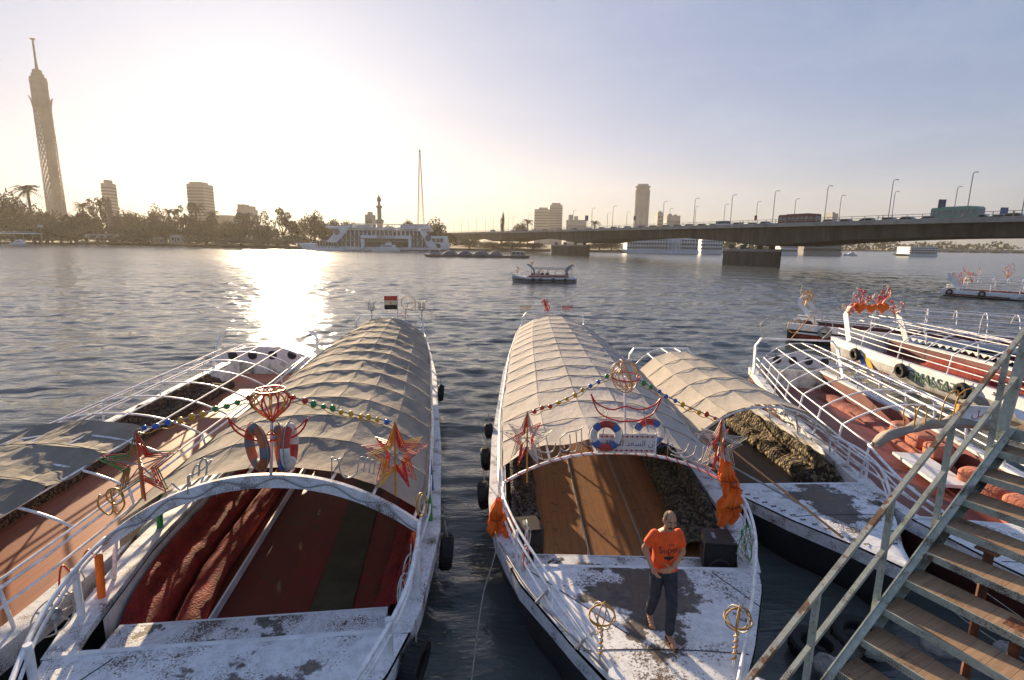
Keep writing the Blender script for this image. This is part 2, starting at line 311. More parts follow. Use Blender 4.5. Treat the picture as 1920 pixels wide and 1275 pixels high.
z_sh,z_pet,z_deck,z_cap,z_m,z_top=0,zz(190),zz(152),zz(146),zz(130),zz(73)
def trad(z): return lerp(8.5,7.2,z/z_pet) if z<z_pet else 7.2
lat=MB(); NH=16; NT=72
for k in range(NH):
    for sg in (1,-1):
        def fn(u,v,k=k,sg=sg):
            z=v*z_pet; a=2*PI*k/NH+sg*v*2*PI*1.15; w=(.076+.02*math.sin(v*9))*(u-.5)*2
            r=trad(z); return (r*math.cos(a+w),r*math.sin(a+w),z)
        lat.grid(2,NT,fn)
lat.build('lattice',M['tower'],tw)
MB().lathe([(4.0,0),(4.0,z_pet)],20,(1.8,.6,0)).build('lift_shaft',M['tower'],tw,True,angle=40)
MB().lathe([(7.25,z_pet-6),(7.1,z_pet+4),(7.0,z_deck-3),(7.3,z_deck-2.6),(7.3,z_deck-.4),(7.1,z_deck),(7.0,z_cap),(5.2,z_cap+.5),(5.2,z_cap+3.5),(4.0,z_cap+4),(3.9,z_cap+7),(2.0,z_m)],28).build('observation_deck',M['tower'],tw,True,angle=30)
for k in range(8):
    a=2*PI*k/8+.25; q=[(7.1,z_pet-9,1.4),(7.8,z_pet-3,1.3),(9.0,z_pet+1.5,.9),(10.4,z_pet+3.5,.25)]
    pm=MB(); pm.grid(2,4,lambda u,v:(lambda r,z,w:(r*math.cos(a)-(u-.5)*2*w*math.sin(a),r*math.sin(a)+(u-.5)*2*w*math.cos(a),z))(*q[round(v*3)]))
    pm.grid(2,4,lambda u,v:(lambda r,z,w:((r-.5)*math.cos(a)-(u-.5)*2*w*math.sin(a),(r-.5)*math.sin(a)+(u-.5)*2*w*math.cos(a),z+.2))(*q[round(v*3)]))
    pm.build('lotus_petal',M['tower'],tw)
ms=MB().lathe([(1.6,z_m-1),(1.0,z_m+6),(.8,z_top-2.5),(.8,z_top)],10).build('mast',M['tower'],tw)
MB().lathe([(2.2,z_top-.4),(2.2,z_top+.4)],12).build('mast_disc',M['tower'],ms)
# ---------------------------------------------------------------- distant buildings
def tower_block(name,label,px0,px1,ptop,Y,m,floors,steps=(),depth=18,base=0,cat='building',bands=True):
    a=at(px0,ptop,Y=Y); b=at(px1,ptop,Y=Y); f_=1+depth/Y; xa,xb=(a.x,b.x*f_) if a.x<0 else (a.x*f_,b.x); cx=(xa+xb)/2; w=xb-xa; h=a.z
    t=thing(name,label,cat,(cx,Y+depth/2,0))
    MB().box((0,0,h/2),(w,depth,h)).build('wall',m,t)
    for x0,x1,dz in steps:
        MB().box(((x0+x1-1)*w/2,0,h+dz/2),((x1-x0)*w,depth*.7,dz)).build('roof_block',m,t)
    if bands:
        for k in range(floors):
            z=h*(.3+.68*k/floors); MB().box((0,0,z),(w+.3,depth+.3,h*.25/floors)).build('window_band',M['winband'],t)
            MB().box((0,0,z-h*.2/floors),(w+.8,depth+.9,h*.06/floors)).build('balcony_slab',m,t)
    return t
tower_block('hotel_building','narrow pale tower block with a stepped top left of the obelisk',188,217,343,620,M['facade'],12,[(.3,.72,4)],14)
tower_block('apartment_building','broad hazy block against the sunset glow behind the palm',349,399,344,640,M['facade'],13,[(.08,.8,2.5)],22)
tower_block('apartment_building','low hazy building with rooftop frame in the sunset glow',443,483,392,640,M['facade'],4,[(0,.1,6),(.2,.3,5),(.36,.46,6),(.6,.95,4)],20)
tower_block('apartment_building','low wide roofline between the broad block and the rooftop frame',402,446,403,660,M['facade'],2,[],20)
tower_block('apartment_building','small hazy block with roof scaffold left of the minaret',684,704,402,560,M['facade2'],3,[(.3,.7,3)],14)
tower_block('apartment_building','lower stepped half of the grey twin block beyond the bridge',1001,1030,392,900,M['facade2'],9,[(.3,.9,3)],26)
tower_block('apartment_building','taller half of the grey twin block beyond the bridge',1029,1055,384,905,M['facade2'],11,[(.15,.85,3.5)],30)
tower_block('office_building','small dark block just right of the round tower',1229,1244,398,900,M['facade2'],6,[(.2,.7,2.5)],16)
tower_block('office_building','low wide block right of the round tower beyond the bridge',1245,1276,404,920,M['facade2'],4,[(.1,.4,3),(.55,.8,2)],20)
tower_block('office_building','low buff block seen over the bridge behind the red bus',1545,1572,400,700,M['facade2'],3,[(.15,.7,1.8)],20)
tower_block('apartment_building','low pale building over the bridge between twin block and billboard',1062,1100,412,860,M['facade2'],3,[(.1,.3,8),(.4,.55,6)],20)
a=at(1207,345,Y=880); b=at(1195,415,Y=880); rr=12.0
rt=thing('round_tower','round grey skyscraper with ringed crown rising beyond the bridge','skyscraper',(a.x,885,0))
H_=a.z; prof=[(rr*.96,0)]
for k in range(26): z=H_*.9*k/26; prof+=[(rr,z),(rr,z+H_*.022),(rr*.95,z+H_*.024),(rr*.95,z+H_*.034)]
MB().lathe(prof,24).build('wall',M['facade2'],rt)
for k,(r_,z_) in enumerate(((1.02,.90),(.9,.93),(1.03,.955))): MB().lathe([(rr*r_*.8,H_*z_-1),(rr*r_,H_*z_),(rr*r_,H_*z_+1.2),(rr*.8,H_*z_+1.6)],24).build('crown_ring',M['facade2'],rt)
MB().lathe([(rr*.78,H_*.89),(rr*.75,H_)],20).build('roof_drum',M['facade2'],rt)
# minaret
a=at(710,360,Y=420); mz=a.z
mn=thing('minaret','slim dark minaret with two balconies rising behind the floating restaurant','minaret',(a.x,420,0))
MB().lathe([(2.3,0),(2.2,mz*.42)],8).build('base_shaft',M['facade'],mn)
MB().lathe([(2.2,mz*.42),(3.3,mz*.46),(3.3,mz*.50),(1.8,mz*.51)],12).build('balcony',M['facade'],mn)
MB().lathe([(1.7,mz*.51),(1.6,mz*.70),(2.4,mz*.73),(2.4,mz*.755),(1.2,mz*.76)],12).build('upper_shaft',M['facade'],mn)
MB().lathe([(1.1,mz*.76),(1.0,mz*.82),(1.7,mz*.85),(1.5,mz*.89),(.5,mz*.93),(.15,mz*.96),(.1,mz)],12).build('finial',M['facade'],mn)
# radio mast
a=at(787.5,281,Y=600); b=at(789,402,Y=600); rm=thing('radio_mast','thin lattice radio mast standing above the trees by the bridge','mast',(b.x,600,0))
k_=MB(); hz_=a.z
def mw(z): return lerp(4.6,.5,(z/hz_)**.8)
for sx,sy in((-1,-1),(1,-1),(1,1),(-1,1)): k_.tube([(sx*mw(z),sy*mw(z),z) for z in [hz_*i/8 for i in range(9)]],.26,4)
for i in range(22):
    z0=hz_*i/22; z1=hz_*(i+1)/22; w0,w1=mw(z0),mw(z1)
    k_.beam((-w0,-w0,z0),(w1,-w1,z1),.2,.2); k_.beam((w0,w0,z0),(-w1,w1,z1),.2,.2); k_.beam((-w0,-w0,z0),(w0,-w0,z0),.2,.2)
k_.build('lattice_frame',mat('mast_steel',(.35,.22,.18),.6,.2,1),rm); MB().tube([(0,0,hz_-2),(0,0,hz_+4)],.25,5).build('antenna',M['grey'],rm)
# obelisk
a=at(197,372,Y=345); b=at(210,432,Y=345)
ob=MB(); ob.box((0,0,a.z/2-1),(3.0,3.0,a.z-2),taper=.6); ob.add([(-.9,-.9,a.z-2),(.9,-.9,a.z-2),(.9,.9,a.z-2),(-.9,.9,a.z-2),(0,0,a.z)],[(0,1,4),(1,2,4),(2,3,4),(3,0,4)])
o=ob.build('obelisk',mat('pink_granite',(.22,.13,.10),.7,.3,.5),loc=(b.x,345,1)); tag(o,'dark pointed stone obelisk among the riverside trees','obelisk')
# ---------------------------------------------------------------- trees
random.seed(5)
M['leaf_dark']=leafmat('dark_foliage',(.026,.032,.013)); M['leaf_mid']=leafmat('mid_foliage',(.036,.043,.016)); M['leaf_palm']=leafmat('palm_foliage',(.032,.038,.017))
M['bark']=mat('bark',(.10,.075,.05),.9,.4,1)
def crown_mesh(kind,seed):
    """unit crown: base at 0, top 1, half width 1 -> one mesh of leaf clumps"""
    random.seed(seed); mb=MB(); blobs=[]
    n={'round':13,'wide':17,'tall':10,'gappy':14}[kind]
    for i in range(n):
        t=i/n*2*PI*1.618; q=rnd(.15,.72)
        if kind=='tall': blobs.append((.5*q*math.cos(t),.5*q*math.sin(t),rnd(.15,.85),rnd(.22,.36),rnd(.13,.2)))
        elif kind=='gappy': blobs.append((q*1.05*math.cos(t),q*math.sin(t),rnd(.3,.88),rnd(.16,.27),rnd(.09,.14)))
        else: blobs.append((q*math.cos(t),q*math.sin(t),lerp(.72,.22,q)*rnd(.7,1.12),rnd(.32,.48),rnd(.17,.27)))
    for (x,y,z,r,rz_) in blobs:
        for j in range(230 if kind!='gappy' else 150):
            th=rnd(0,2*PI); ph=math.acos(rnd(-1,1)); rr_=r*rnd(.55,1.08)
            c=Vector((x+rr_*math.sin(ph)*math.cos(th),y+rr_*math.sin(ph)*math.sin(th),z+rz_*rnd(.6,1.05)*math.cos(ph)))
            s=rnd(.022,.055); e1=Vector((rnd(-1,1),rnd(-1,1),rnd(-1,1))).normalized(); e2=e1.cross(Vector((rnd(-1,1),rnd(-1,1),rnd(-1,1)))).normalized()
            e1=Vector((e1.x,e1.y,e1.z*.6)); e2=Vector((e2.x,e2.y,e2.z*.6))
            mb.add([c+e1*s,c+e2*s*.7,c-e1*s,c-e2*s*.8],[(0,1,2,3)])
    return mb
CR={}
def make_tree(kind,leaf,seed):
    t=thing('broadleaf_tree','tree','tree'); c=crown_mesh(kind,seed).build('crown',M[leaf],t)
    random.seed(seed+9); tr=MB(); tr.tube([(0,0,-.1),(.02,.01,.2),(.03,0,.45)],.07,7,r2=.035)
    for k in range(4): a=2*PI*k/4+rnd(0,1); tr.tube([(.02,.01,.22),(.25*math.cos(a),.25*math.sin(a),.42),(.45*math.cos(a),.45*math.sin(a),.62)],.035,5,r2=.012)
    tr.build('trunk',M['bark'],t); return t
protos={}
used_proto=set()
def tree(px,top,pw,Y,kind,label,leaf='leaf_dark',v=0,name=None,base=1.0,grp='trees along the far bank'):
    key=(kind,leaf,v)
    if key not in protos: protos[key]=make_tree(kind,leaf,hash(kind)%7+v*31+3 if False else len(kind)*13+v*31)
    p=protos[key]; a=at(px,top,Y=Y); w=pw/2*Y/FPX*1.3; h=(a.z-base)
    if key in used_proto: p=dup(p)
    used_proto.add(key)
    p.location=(a.x,Y,base); p.scale=(w,w,h); p.rotation_euler=(0,0,(px*7)%6); p['label']=label; p['group']=grp
    if name: p.name=name
    return p
TREES=[ # px, top y, width px, depth, kind, leaf, variant, label
(6,345,66,350,'round','leaf_dark',0,'big dark rounded tree at the far end of the bank under the lone tall palm'),
(-14,372,60,345,'wide','leaf_dark',1,'dark spreading tree behind the white pier'),
(52,372,56,352,'wide','leaf_dark',0,'dense dark tree just under the tall palm trunk'),
(88,380,52,355,'round','leaf_mid',1,'green tree covering the foot of the lattice tower'),
(66,396,56,340,'wide','leaf_mid',2,'lower green tree in front of the lattice tower foot'),
(125,392,46,350,'round','leaf_dark',2,'dark tree to the right of the lattice tower foot'),
(108,410,44,338,'round','leaf_mid',0,'small bushy tree on the bank below the lattice tower'),
(152,382,40,360,'wide','leaf_dark',1,'tree with a small palm poking over it'),
(181,365,38,365,'gappy','leaf_dark',0,'loose crowned tree with sky showing through beside the narrow block'),
(176,398,50,345,'wide','leaf_mid',1,'lower green tree left of the obelisk'),
(222,384,44,352,'round','leaf_dark',0,'dark round tree directly behind the obelisk'),
(247,381,36,362,'wide','leaf_dark',2,'flat topped dark tree right of the obelisk'),
(281,374,42,366,'wide','leaf_dark',0,'domed tree standing higher than its neighbours right of the obelisk'),
(240,405,56,342,'wide','leaf_mid',0,'low green tree beside the obelisk base'),
(312,388,40,356,'round','leaf_dark',1,'tree between the domed tree and the broad hazy block'),
(345,378,36,362,'gappy','leaf_dark',1,'ragged tree left of the palm by the broad block'),
(300,410,62,340,'wide','leaf_mid',2,'low wide green tree above the small yellow hut'),
(368,398,46,350,'wide','leaf_dark',2,'dark tree under the palm by the broad block'),
(398,394,36,356,'round','leaf_dark',2,'tree right of the broad hazy block'),
(352,415,60,338,'round','leaf_mid',1,'green bushy tree behind the sunlit hut roof'),
(432,406,44,346,'wide','leaf_mid',1,'pale hazy tree under the rooftop frame building'),
(455,396,40,358,'gappy','leaf_dark',0,'ragged tree in front of the rooftop frame building'),
(486,394,44,352,'tall','leaf_dark',0,'narrow tree in the strongest sunset glow'),
(527,385,44,356,'gappy','leaf_dark',1,'tall loose tree with sun breaking through its crown'),
(410,420,64,336,'wide','leaf_mid',0,'low hazy tree on the bank below the broad block'),
(500,415,60,338,'wide','leaf_mid',2,'low hazy tree at the head of the sun glitter'),
(556,400,40,350,'round','leaf_dark',1,'round tree left of the bow of the floating restaurant'),
(587,388,54,345,'round','leaf_dark',0,'large rounded tree above the bow of the floating restaurant'),
(622,402,40,348,'wide','leaf_dark',1,'flat topped tree behind the upper deck nearest the bow'),
(655,403,44,352,'wide','leaf_dark',2,'clipped tree row piece behind the middle of the floating restaurant'),
(689,406,36,356,'wide','leaf_dark',0,'dark tree just left of the minaret'),
(728,416,40,356,'wide','leaf_mid',1,'low green tree just right of the minaret'),
(770,405,44,352,'round','leaf_dark',2,'rounded tree under the thin radio mast'),
(808,401,54,348,'wide','leaf_dark',0,'big dark tree at the stern end of the floating restaurant'),
(838,432,46,344,'wide','leaf_dark',1,'low dark tree where the bridge meets the far bank'),
(976,405,30,395,'wide','leaf_dark',2,'round topped tree standing above the far end of the bridge'),
(943,394,13,400,'tall','leaf_dark',1,'very slim upright tree above the far end of the bridge'),
]
for (px,top,pw,Y,kind,leaf,v,lb) in TREES: tree(px,top,pw,Y,kind,lb,leaf,v)
BUSH=[(560,436,60,330),(640,440,60,333),(880,444,50,338),(925,449,52,336),(960,450,46,338),(1000,452,50,338),(1125,449,46,352),(1148,448,40,360)]
LB=['low scrub below the rounded tree at the floating restaurant bow','low scrub behind the lower deck of the floating restaurant','dark scrub under the far bridge span next to the bank','scrub under the far bridge span behind the coal barge stern','low scrub under the bridge right of the coal barge','scrub just left of the farther bridge pier','scrub between the farther pier and the white cruise ship','scrub right beside the bow of the white cruise ship']
for i,(px,top,pw,Y) in enumerate(BUSH): tree(px,top,pw,Y,'wide',LB[i],'leaf_mid' if i%2 else 'leaf_dark',i%3,'bush')
for i,(px,top,Y) in enumerate(((22,432,338),(85,432,337),(140,430,345),(215,434,340),(262,436,335),(385,438,326),(450,440,320),(520,442,315))):
    tree(px,top,74,Y,'wide',['bushy shrub by the white boat at the pier','bushy shrub under the white roadside sign','bushy shrub on the bank beneath the small palm','shrub in front of the obelisk foot','shrub beside the long bank wall','shrub right of the yellow hut','shrub on the bank in the sun glow','shrub at the water edge above the glitter'][i],'leaf_mid',i%3,'bush')
# palms
def palm_proto():
    random.seed(3); t=thing('palm_tree','palm','palm tree'); MB().tube([(0,0,-.1),(.012,0,.35),(0,.01,.86)],.026,7,r2=.018).build('trunk',M['bark'],t)
    f=MB()
    for k in range(34):
        a=2*PI*k*.618; el=rnd(-.5,1.2); L_=rnd(.2,.27); pts=[]
        for i in range(6):
            q=i/5; r=L_*q*math.cos(el*.9); z=.86+L_*(math.sin(el)*q-.55*q*q); pts.append(Vector((r*math.cos(a),r*math.sin(a),z)))
        for i in range(5):
            d=(pts[i+1]-pts[i]).normalized(); sd=d.cross(Vector((0,0,1))).normalized()
            for sgn in(1,-1):
                for h in (0,.5):
                    b=pts[i].lerp(pts[i+1],h); f.add([b,b+d*.022,b+sd*sgn*.05*(1-.5*i/5)+d*.03-Vector((0,0,.015))],[(0,1,2)])
    f.build('fronds',M['leaf_palm'],t); return t
pp=palm_proto()
for i,(px,top,Y,s,lb) in enumerate(((47,334,346,1,'tall lone palm rising high over the dark trees left of the lattice tower'),(153,371,356,1,'short palm over the trees between lattice tower and narrow block'),(365,371,350,1,'full headed palm standing in front of the broad hazy block'),(315,384,352,1,'thin palm among trees left of the full headed palm'),(462,392,345,1,'palm in the sunset glow before the rooftop frame building'),(398,388,352,1,'small palm right under the edge of the broad hazy block'),(990,405,398,1,'small palm above the far end of the bridge next to the round topped tree'),(1116,408,420,1,'small palm over the bridge just right of the dark billboard'))):
    p=pp if i==0 else dup(pp); a=at(px,top,Y=Y); h=(a.z-1)/1.0; p.location=(a.x,Y,1); p.scale=(h*.95,)*3; p.rotation_euler=(0,0,i*1.3); p['label']=lb; p['group']='palms on the far bank'
    if h<16: p.scale=(h*1.15,h*1.15,h)
# bank furniture: wall, hut, kiosk, pier, sign
def bankthing(name,label,cat,px0,px1,ptop,pbot,Y,depth,m,extra=None):
    a=at(px0,ptop,Y=Y); b=at(px1,pbot,Y=Y); t=thing(name,label,cat,((a.x+b.x)/2,Y,max(b.z,0)))
    w=b.x-a.x; h=a.z-max(b.z,0); MB().box((0,depth/2,h/2),(w,depth,h)).build('wall',m,t)
    if extra: extra(t,w,h,depth)
    return t
M['plaster']=mat('old_plaster',(.40,.33,.20),.9,.3,.6); M['plaster2']=mat('pale_plaster',(.45,.42,.36),.9,.3,.6)
def hutx(t,w,h,d):
    MB().box((0,d/2,h+.15),(w*1.1,d*1.1,.3)).build('roof',M['concrete_lt'],t)
    for k in(-1,1): MB().box((k*w*.25,-.03,h*.5),(w*.16,.1,h*.35)).build('window',M['glass'],t)
    MB().box((0,-.03,h*.36),(w*.14,.12,h*.72)).build('door',M['wood'],t)
bankthing('hut','small yellow hut on the bank at the water edge','hut',287,307,445,457,322,4,M['plaster'],hutx)
bankthing('kiosk','white kiosk block with upper box right of the yellow hut','kiosk',318,340,441,455,321,4,M['plaster2'],hutx)
bankthing('pavilion','long low pavilion behind the wall right of the obelisk','pavilion',158,222,439,448,333,6,M['plaster2'],hutx)
def wallx(t,w,h,d):
    for k in range(14): MB().box((lerp(-.48,.48,k/13)*w,-.1,h*.5),(.7,.3,h*1.06)).build('pier',M['concrete_lt'],t)
bankthing('bank_wall','long low stone quay wall along the far bank under the trees','wall',110,560,452,461,329,1,M['concrete_lt'],wallx).rotation_euler=(0,0,-.16)
pa=at(0,436,Y=325); pb=at(66,434,Y=328)
pr=thing('pier','white covered jetty at the end of the far bank','pier',(pa.x-6,325,0)); L_=pb.x-pa.x+12
MB().box((L_/2-6,0,pa.z-.3),(L_+10,4,.6)).build('deck',M['white'],pr); MB().box((L_/2-6,-1.8,pa.z+.6),(L_+10,.15,.12)).build('handrail',M['white'],pr)
for k in range(8): MB().tube([(lerp(-8,L_,k/7),0,-1),(lerp(-8,L_,k/7),0,pa.z)],.25,6).build('post',M['concrete_lt'],pr)
sa=at(75,424,Y=336); sg=thing('roadside_sign','small white roadside sign among the bank trees','sign',(sa.x,336,1)); MB().box((0,0,sa.z-1),(4,.2,1.3)).build('panel',M['white'],sg); MB().tube([(0,.2,0),(0,.2,sa.z-1)],.1,6).build('post',M['grey'],sg)
# ---------------------------------------------------------------- bridge
BU=Vector((-.4,.9165,0)); BV=Vector((.9165,.4,0)); B0=Vector((67.5,152,0)); BZ=11.75
def bp(s,v,z): return B0+BU*s+BV*v+Vector((0,0,z))
br=thing('road_bridge','long concrete girder road bridge crossing the river on broad piers','bridge')
def soffit(s):
    q=((s+1.5)/103)%1.0; d=abs(q-.5)*2; return 8.1-2.5*d*d
def sweep(sec,name,m,s0=-130,s1=330,n=116):
    k=MB(); c=len(sec(0)); rows=[]
    for i in range(n): s=lerp(s0,s1,i/(n-1)); rows+= [bp(s,v,z) for v,z in sec(s)]
    k.add(rows,[(i*c+j,i*c+(j+1)%c,(i+1)*c+(j+1)%c,(i+1)*c+j) for i in range(n-1) for j in range(c)]+[tuple(range(c)),tuple((n-1)*c+j for j in range(c))])
    return k.build(name,m,br)
sweep(lambda s:[(0,BZ-1.0),(0,BZ),(.3,BZ),(.3,BZ-.75),(28,BZ-.75),(28,BZ),(28.3,BZ),(28.3,BZ-1.0)],'deck_slab',M['concrete_lt'])
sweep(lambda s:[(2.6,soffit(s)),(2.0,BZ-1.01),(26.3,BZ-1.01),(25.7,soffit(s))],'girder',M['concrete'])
sweep(lambda s:[(.4,BZ-.745),(.4,BZ-.74),(27.9,BZ-.74),(27.9,BZ-.745)],'carriageway',M['asphalt'])
for v in (.15,28.15):
    k=MB()
    for zz_ in(.45,.95): k.beam(bp(-130,v,BZ+zz_),bp(330,v,BZ+zz_),.09,.1)
    for i in range(154): k.beam(bp(-130+i*3,v,BZ),bp(-130+i*3,v,BZ+.95),.1,.1,up=BU)
    k.build('railing',M['grey'],br)
for s in (0,103):
    c=[]; f0=(Vector((74.85,149.65,0))-Vector((60.55,155.26,0))).normalized(); org=Vector((60.8,155.2,0)) if s==0 else Vector((17.5,247.2,0))
    if s: f0=Vector((1,-.05,0)).normalized()
    g0=Vector((-f0.y,f0.x,0)); wd=15.3 if s==0 else 17.8
    k=MB(); poly=[org+f0*a+g0*b for a,b in((1.2,0),(wd-1.2,0),(wd,1.2),(wd,8),(wd-1.2,9.2),(1.2,9.2),(0,8),(0,1.2))]
    k.prism([(p.x,p.y) for p in poly],-3,4.6); q=[org+f0*a+g0*b for a,b in((1.0,-.15),(wd-1.0,-.15),(wd+.15,1.0),(wd+.15,8.2),(wd-1,9.35),(1,9.35),(-.15,8.2),(-.15,1.0))]
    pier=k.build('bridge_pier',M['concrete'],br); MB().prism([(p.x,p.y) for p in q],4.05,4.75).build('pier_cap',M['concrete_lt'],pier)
    for a in (2.2,wd*.36,wd*.64,wd-2.2):
        p=org+f0*a+g0*4.6; MB().box((p.x,p.y,5.3),(1.4,2.6,1.2),rz=math.atan2(f0.y,f0.x)).build('bearing',M['concrete'],pier)
def bs(px,v,z=BZ):
    lo,hi=-90,326
    for _ in range(40):
        m=(lo+hi)/2
        if pj(bp(m,v,z))[0]>px: lo=m
        else: hi=m
    return lo
# lamp posts on the bridge
LP=thing('street_lamp','lamp','street lamp')
MB().tube([(0,0,0),(0,0,8.6),(.15,0,9.1),(.6,0,9.35),(1.1,0,9.35)],.09,6,r2=.06).build('post',M['grey'],LP)
MB().ball((1.35,0,9.34),.42,.16,.1,8,5).build('lamp_head',M['steel'],LP)
NEAR=[(1811,'tallest lamp post right of the green bus on the bridge'),(1665,'tall near lamp post between the red bus and the green bus'),(1545,'near lamp post at the front end of the red bus'),(1448,'near lamp post just left of the red bus'),(1369,'near lamp post above the nearer bridge pier'),(1300,'near lamp post first to the left of the nearer pier'),(1242,'near lamp post just right of the round skyscraper'),(1192,'near lamp post just left of the round skyscraper'),(1148,'near lamp post midway between dark billboard and round skyscraper'),(1109,'near lamp post right beside the dark billboard'),(1074,'near lamp post right of the grey twin block'),(1045,'near lamp post in front of the taller half of the twin block'),(1015,'near lamp post in front of the lower half of the twin block'),(990,'near lamp post left of the twin block above the small palm'),(1915,'near lamp post cut off at the very edge of the picture')]
FAR=[(1785,'far side lamp post just left of the green bus lamp'),(1670,'far side lamp post beside the near lamp between the buses'),(1571,'far side lamp post behind the cars right of the red bus'),(1487,'far side lamp post behind the red bus'),(1416,'far side lamp post right of the white van'),(1356,'far side lamp post above the white van'),(1302,'far side lamp post almost hidden by a near one'),(1254,'far side lamp post over the low wide block'),(1174,'far side lamp post left of the round skyscraper'),(1138,'far side lamp post right of the dark billboard')]
first=True
for v,lst,rz in((.9,NEAR,math.atan2(.4,.9165)),(27.4,FAR,math.atan2(.4,.9165)+PI)):
    for px,lb in lst:
        o=LP if first else dup(LP); first=False; o.location=bp(bs(px,v),v,BZ-.7); o.rotation_euler=(0,0,rz if v<5 else rz-PI); o['label']=lb; o['group']='street lamps along the bridge'
for i,px in enumerate((962,953,925,910,893,878,865,851)):
    Y=lerp(310,352,i/7); a=at(px,410,Y=Y); o=dup(LP,(a.x,Y,BZ-1.2),.4,['lamp post right of the very slim upright tree','lamp post left of the very slim upright tree','lamp post over the white bus at the far bridge end','lamp post left of the white bus at the far bridge end','lamp post beside the small dark sign at the far bridge end','second lamp post from the bank end of the bridge, above the big dark tree side','lamp post near where the bridge meets the bank','last lamp post where the bridge disappears at the bank'][i],'street lamps along the bridge')
# vehicles
def car_proto(name,m,van=False):
    t=thing(name,'car','car'); L,Wd=(4.5,1.75) if not van else (5.2,2.0); b=MB()
    side=[(-L/2,.3),(-L/2,.75),(-L*.46,.9),(L*.22,.95),(L*.46,.78),(L/2,.6),(L/2,.3)] if not van else [(-L/2,.35),(-L/2,1.2),(L*.4,1.2),(L/2,.95),(L/2,.35)]
    b.prism([(x,z) for x,z in side],-Wd/2,Wd/2,lambda x,y,z:(x,z,y)); b.build('body',m,t)
    cab=[(-L*.40,.9),(-L*.30,1.38),(L*.05,1.42),(L*.22,.95)] if not van else [(-L*.49,1.2),(-L*.47,2.0),(L*.30,2.05),(L*.42,1.2)]
    MB().prism(cab,-Wd*.44,Wd*.44,lambda x,y,z:(x,z,y)).build('window_glass',M['glass'],t)
    z0=1.40 if not van else 2.02
    MB().box((-L*.12 if not van else -L*.08,0,z0+.03),(L*.34 if not van else L*.74,Wd*.86,.07)).build('roof',m,t)
    for sx in(-1,1):
        for sy in(-1,1): MB().lathe([(.18,-.1),(.31,-.1),(.31,.1),(.18,.1)],12,(sx*L*.31,sy*Wd*.46,.31),'Y').build('wheel',M['black'],t)
    for sy in(-1,1): MB().box((L/2-.05,sy*Wd*.36,.62),(.16,.3,.14)).build('headlight',M['clear'],t)
    return t
CM={'white':M['white'],'silver':mat('silver_car_paint',(.42,.43,.44),.3,.1,1),'dark':mat('dark_car_paint',(.03,.032,.04),.25,.1,1),'maroon':mat('maroon_car_paint',(.16,.02,.02),.3,.1,1),'blue':mat('blue_car_paint',(.05,.08,.16),.3,.1,1)}
CP={k:car_proto('car',m) for k,m in CM.items()}; CP['van']=car_proto('van',M['white'],True)
CARS=[('van',1357,5,'white minibus on the bridge above the nearer pier'),('white',1386,4,'white car just behind the white minibus'),('silver',1408,9,'silver car right of the lamp near the white minibus'),('white',1438,4,'white car left of the red bus'),('white',1558,4,'white car close to the front of the red bus'),('dark',1590,5,'dark car next to the white car ahead of the red bus'),('silver',1618,9,'silver car in the far lane between the two buses'),('dark',1632,4,'dark car left of the lamp between the two buses'),('white',1672,4,'white car right of the lamp between the two buses'),('dark',1706,4,'big dark saloon behind the green bus'),('dark',1735,9,'dark car in the far lane just left of the green bus'),('white',1748,4,'white car touching the rear of the green bus'),('silver',1845,5,'silver car just right of the green bus'),('white',1868,9,'white car under the small billboard'),('maroon',1908,4,'maroon car at the very end of the bridge in view'),
('van',924,4,'white bus like van at the far end of the bridge'),('dark',962,4,'dark car right of the slim upright tree'),('silver',1002,4,'silver car below the twin block'),('dark',1022,5,'dark car below the middle of the twin block'),('white',1050,4,'white car right under the twin block edge'),('silver',1078,5,'silver car left of the dark billboard'),('white',1105,4,'white car under the dark billboard'),('blue',1130,5,'blue car right of the dark billboard'),('dark',1152,4,'dark car midway to the round skyscraper'),('white',1178,4,'white car left of the round skyscraper'),('silver',1204,5,'silver car below the round skyscraper'),('dark',1226,4,'dark car right under the round skyscraper edge'),('white',1250,5,'white car below the low wide block'),('silver',1272,4,'silver car past the low wide block'),('white',1294,4,'white car left of the lamp before the nearer pier'),('dark',1318,5,'dark car right of the lamp before the nearer pier'),('silver',1336,9,'silver car just ahead of the white minibus')]
usedc=set()
for k,px,v,lb in CARS:
    o=CP[k] if k not in usedc else dup(CP[k]); usedc.add(k); s=bs(px,v,BZ+.3); o.location=bp(s,v,BZ-.735); o.rotation_euler=(0,0,math.atan2(BU.y,BU.x)+(0 if v>7 else PI)); o['label']=lb; o['group']='cars on the bridge'; o['category']='van' if k=='van' else 'car'
def bus(name,label,px,v,m,L,h):
    t=thing(name,label,'bus',bp(bs(px,v,BZ+1),v,BZ-.735),math.atan2(BU.y,BU.x)+PI); b=MB()
    b.prism([(-L/2,.4),(-L/2,h-.25),(-L/2+.25,h),(L/2-.3,h),(L/2,h-.4),(L/2,.4)],-1.2,1.2,lambda x,y,z:(x,z,y)); b.build('body',m,t)
    n=8
    for sy in(-1,1):
        for k in range(n): MB().box((lerp(-L*.43,L*.40,k/(n-1)),sy*1.2,h*.67),(L*.83/n*.8,.06,h*.27)).build('window',M['winlite'],t)
        for sx in(-.3,.32): MB().lathe([(.25,-.14),(.45,-.14),(.45,.14),(.25,.14)],14,(sx*L,sy*1.1,.45),'Y').build('wheel',M['black'],t)
    MB().box((L/2,0,h*.62),(.06,2.0,h*.36)).build('windscreen',M['winlite'],t); MB().box((-L/2,0,h*.68),(.06,1.8,h*.25)).build('rear_window',M['winlite'],t)
    MB().box((0,0,h+.08),(L*.6,1.6,.16)).build('roof_rack',m,t)
M['winlite']=mat('bus_glass',(.22,.23,.24),.1,.3,.6)
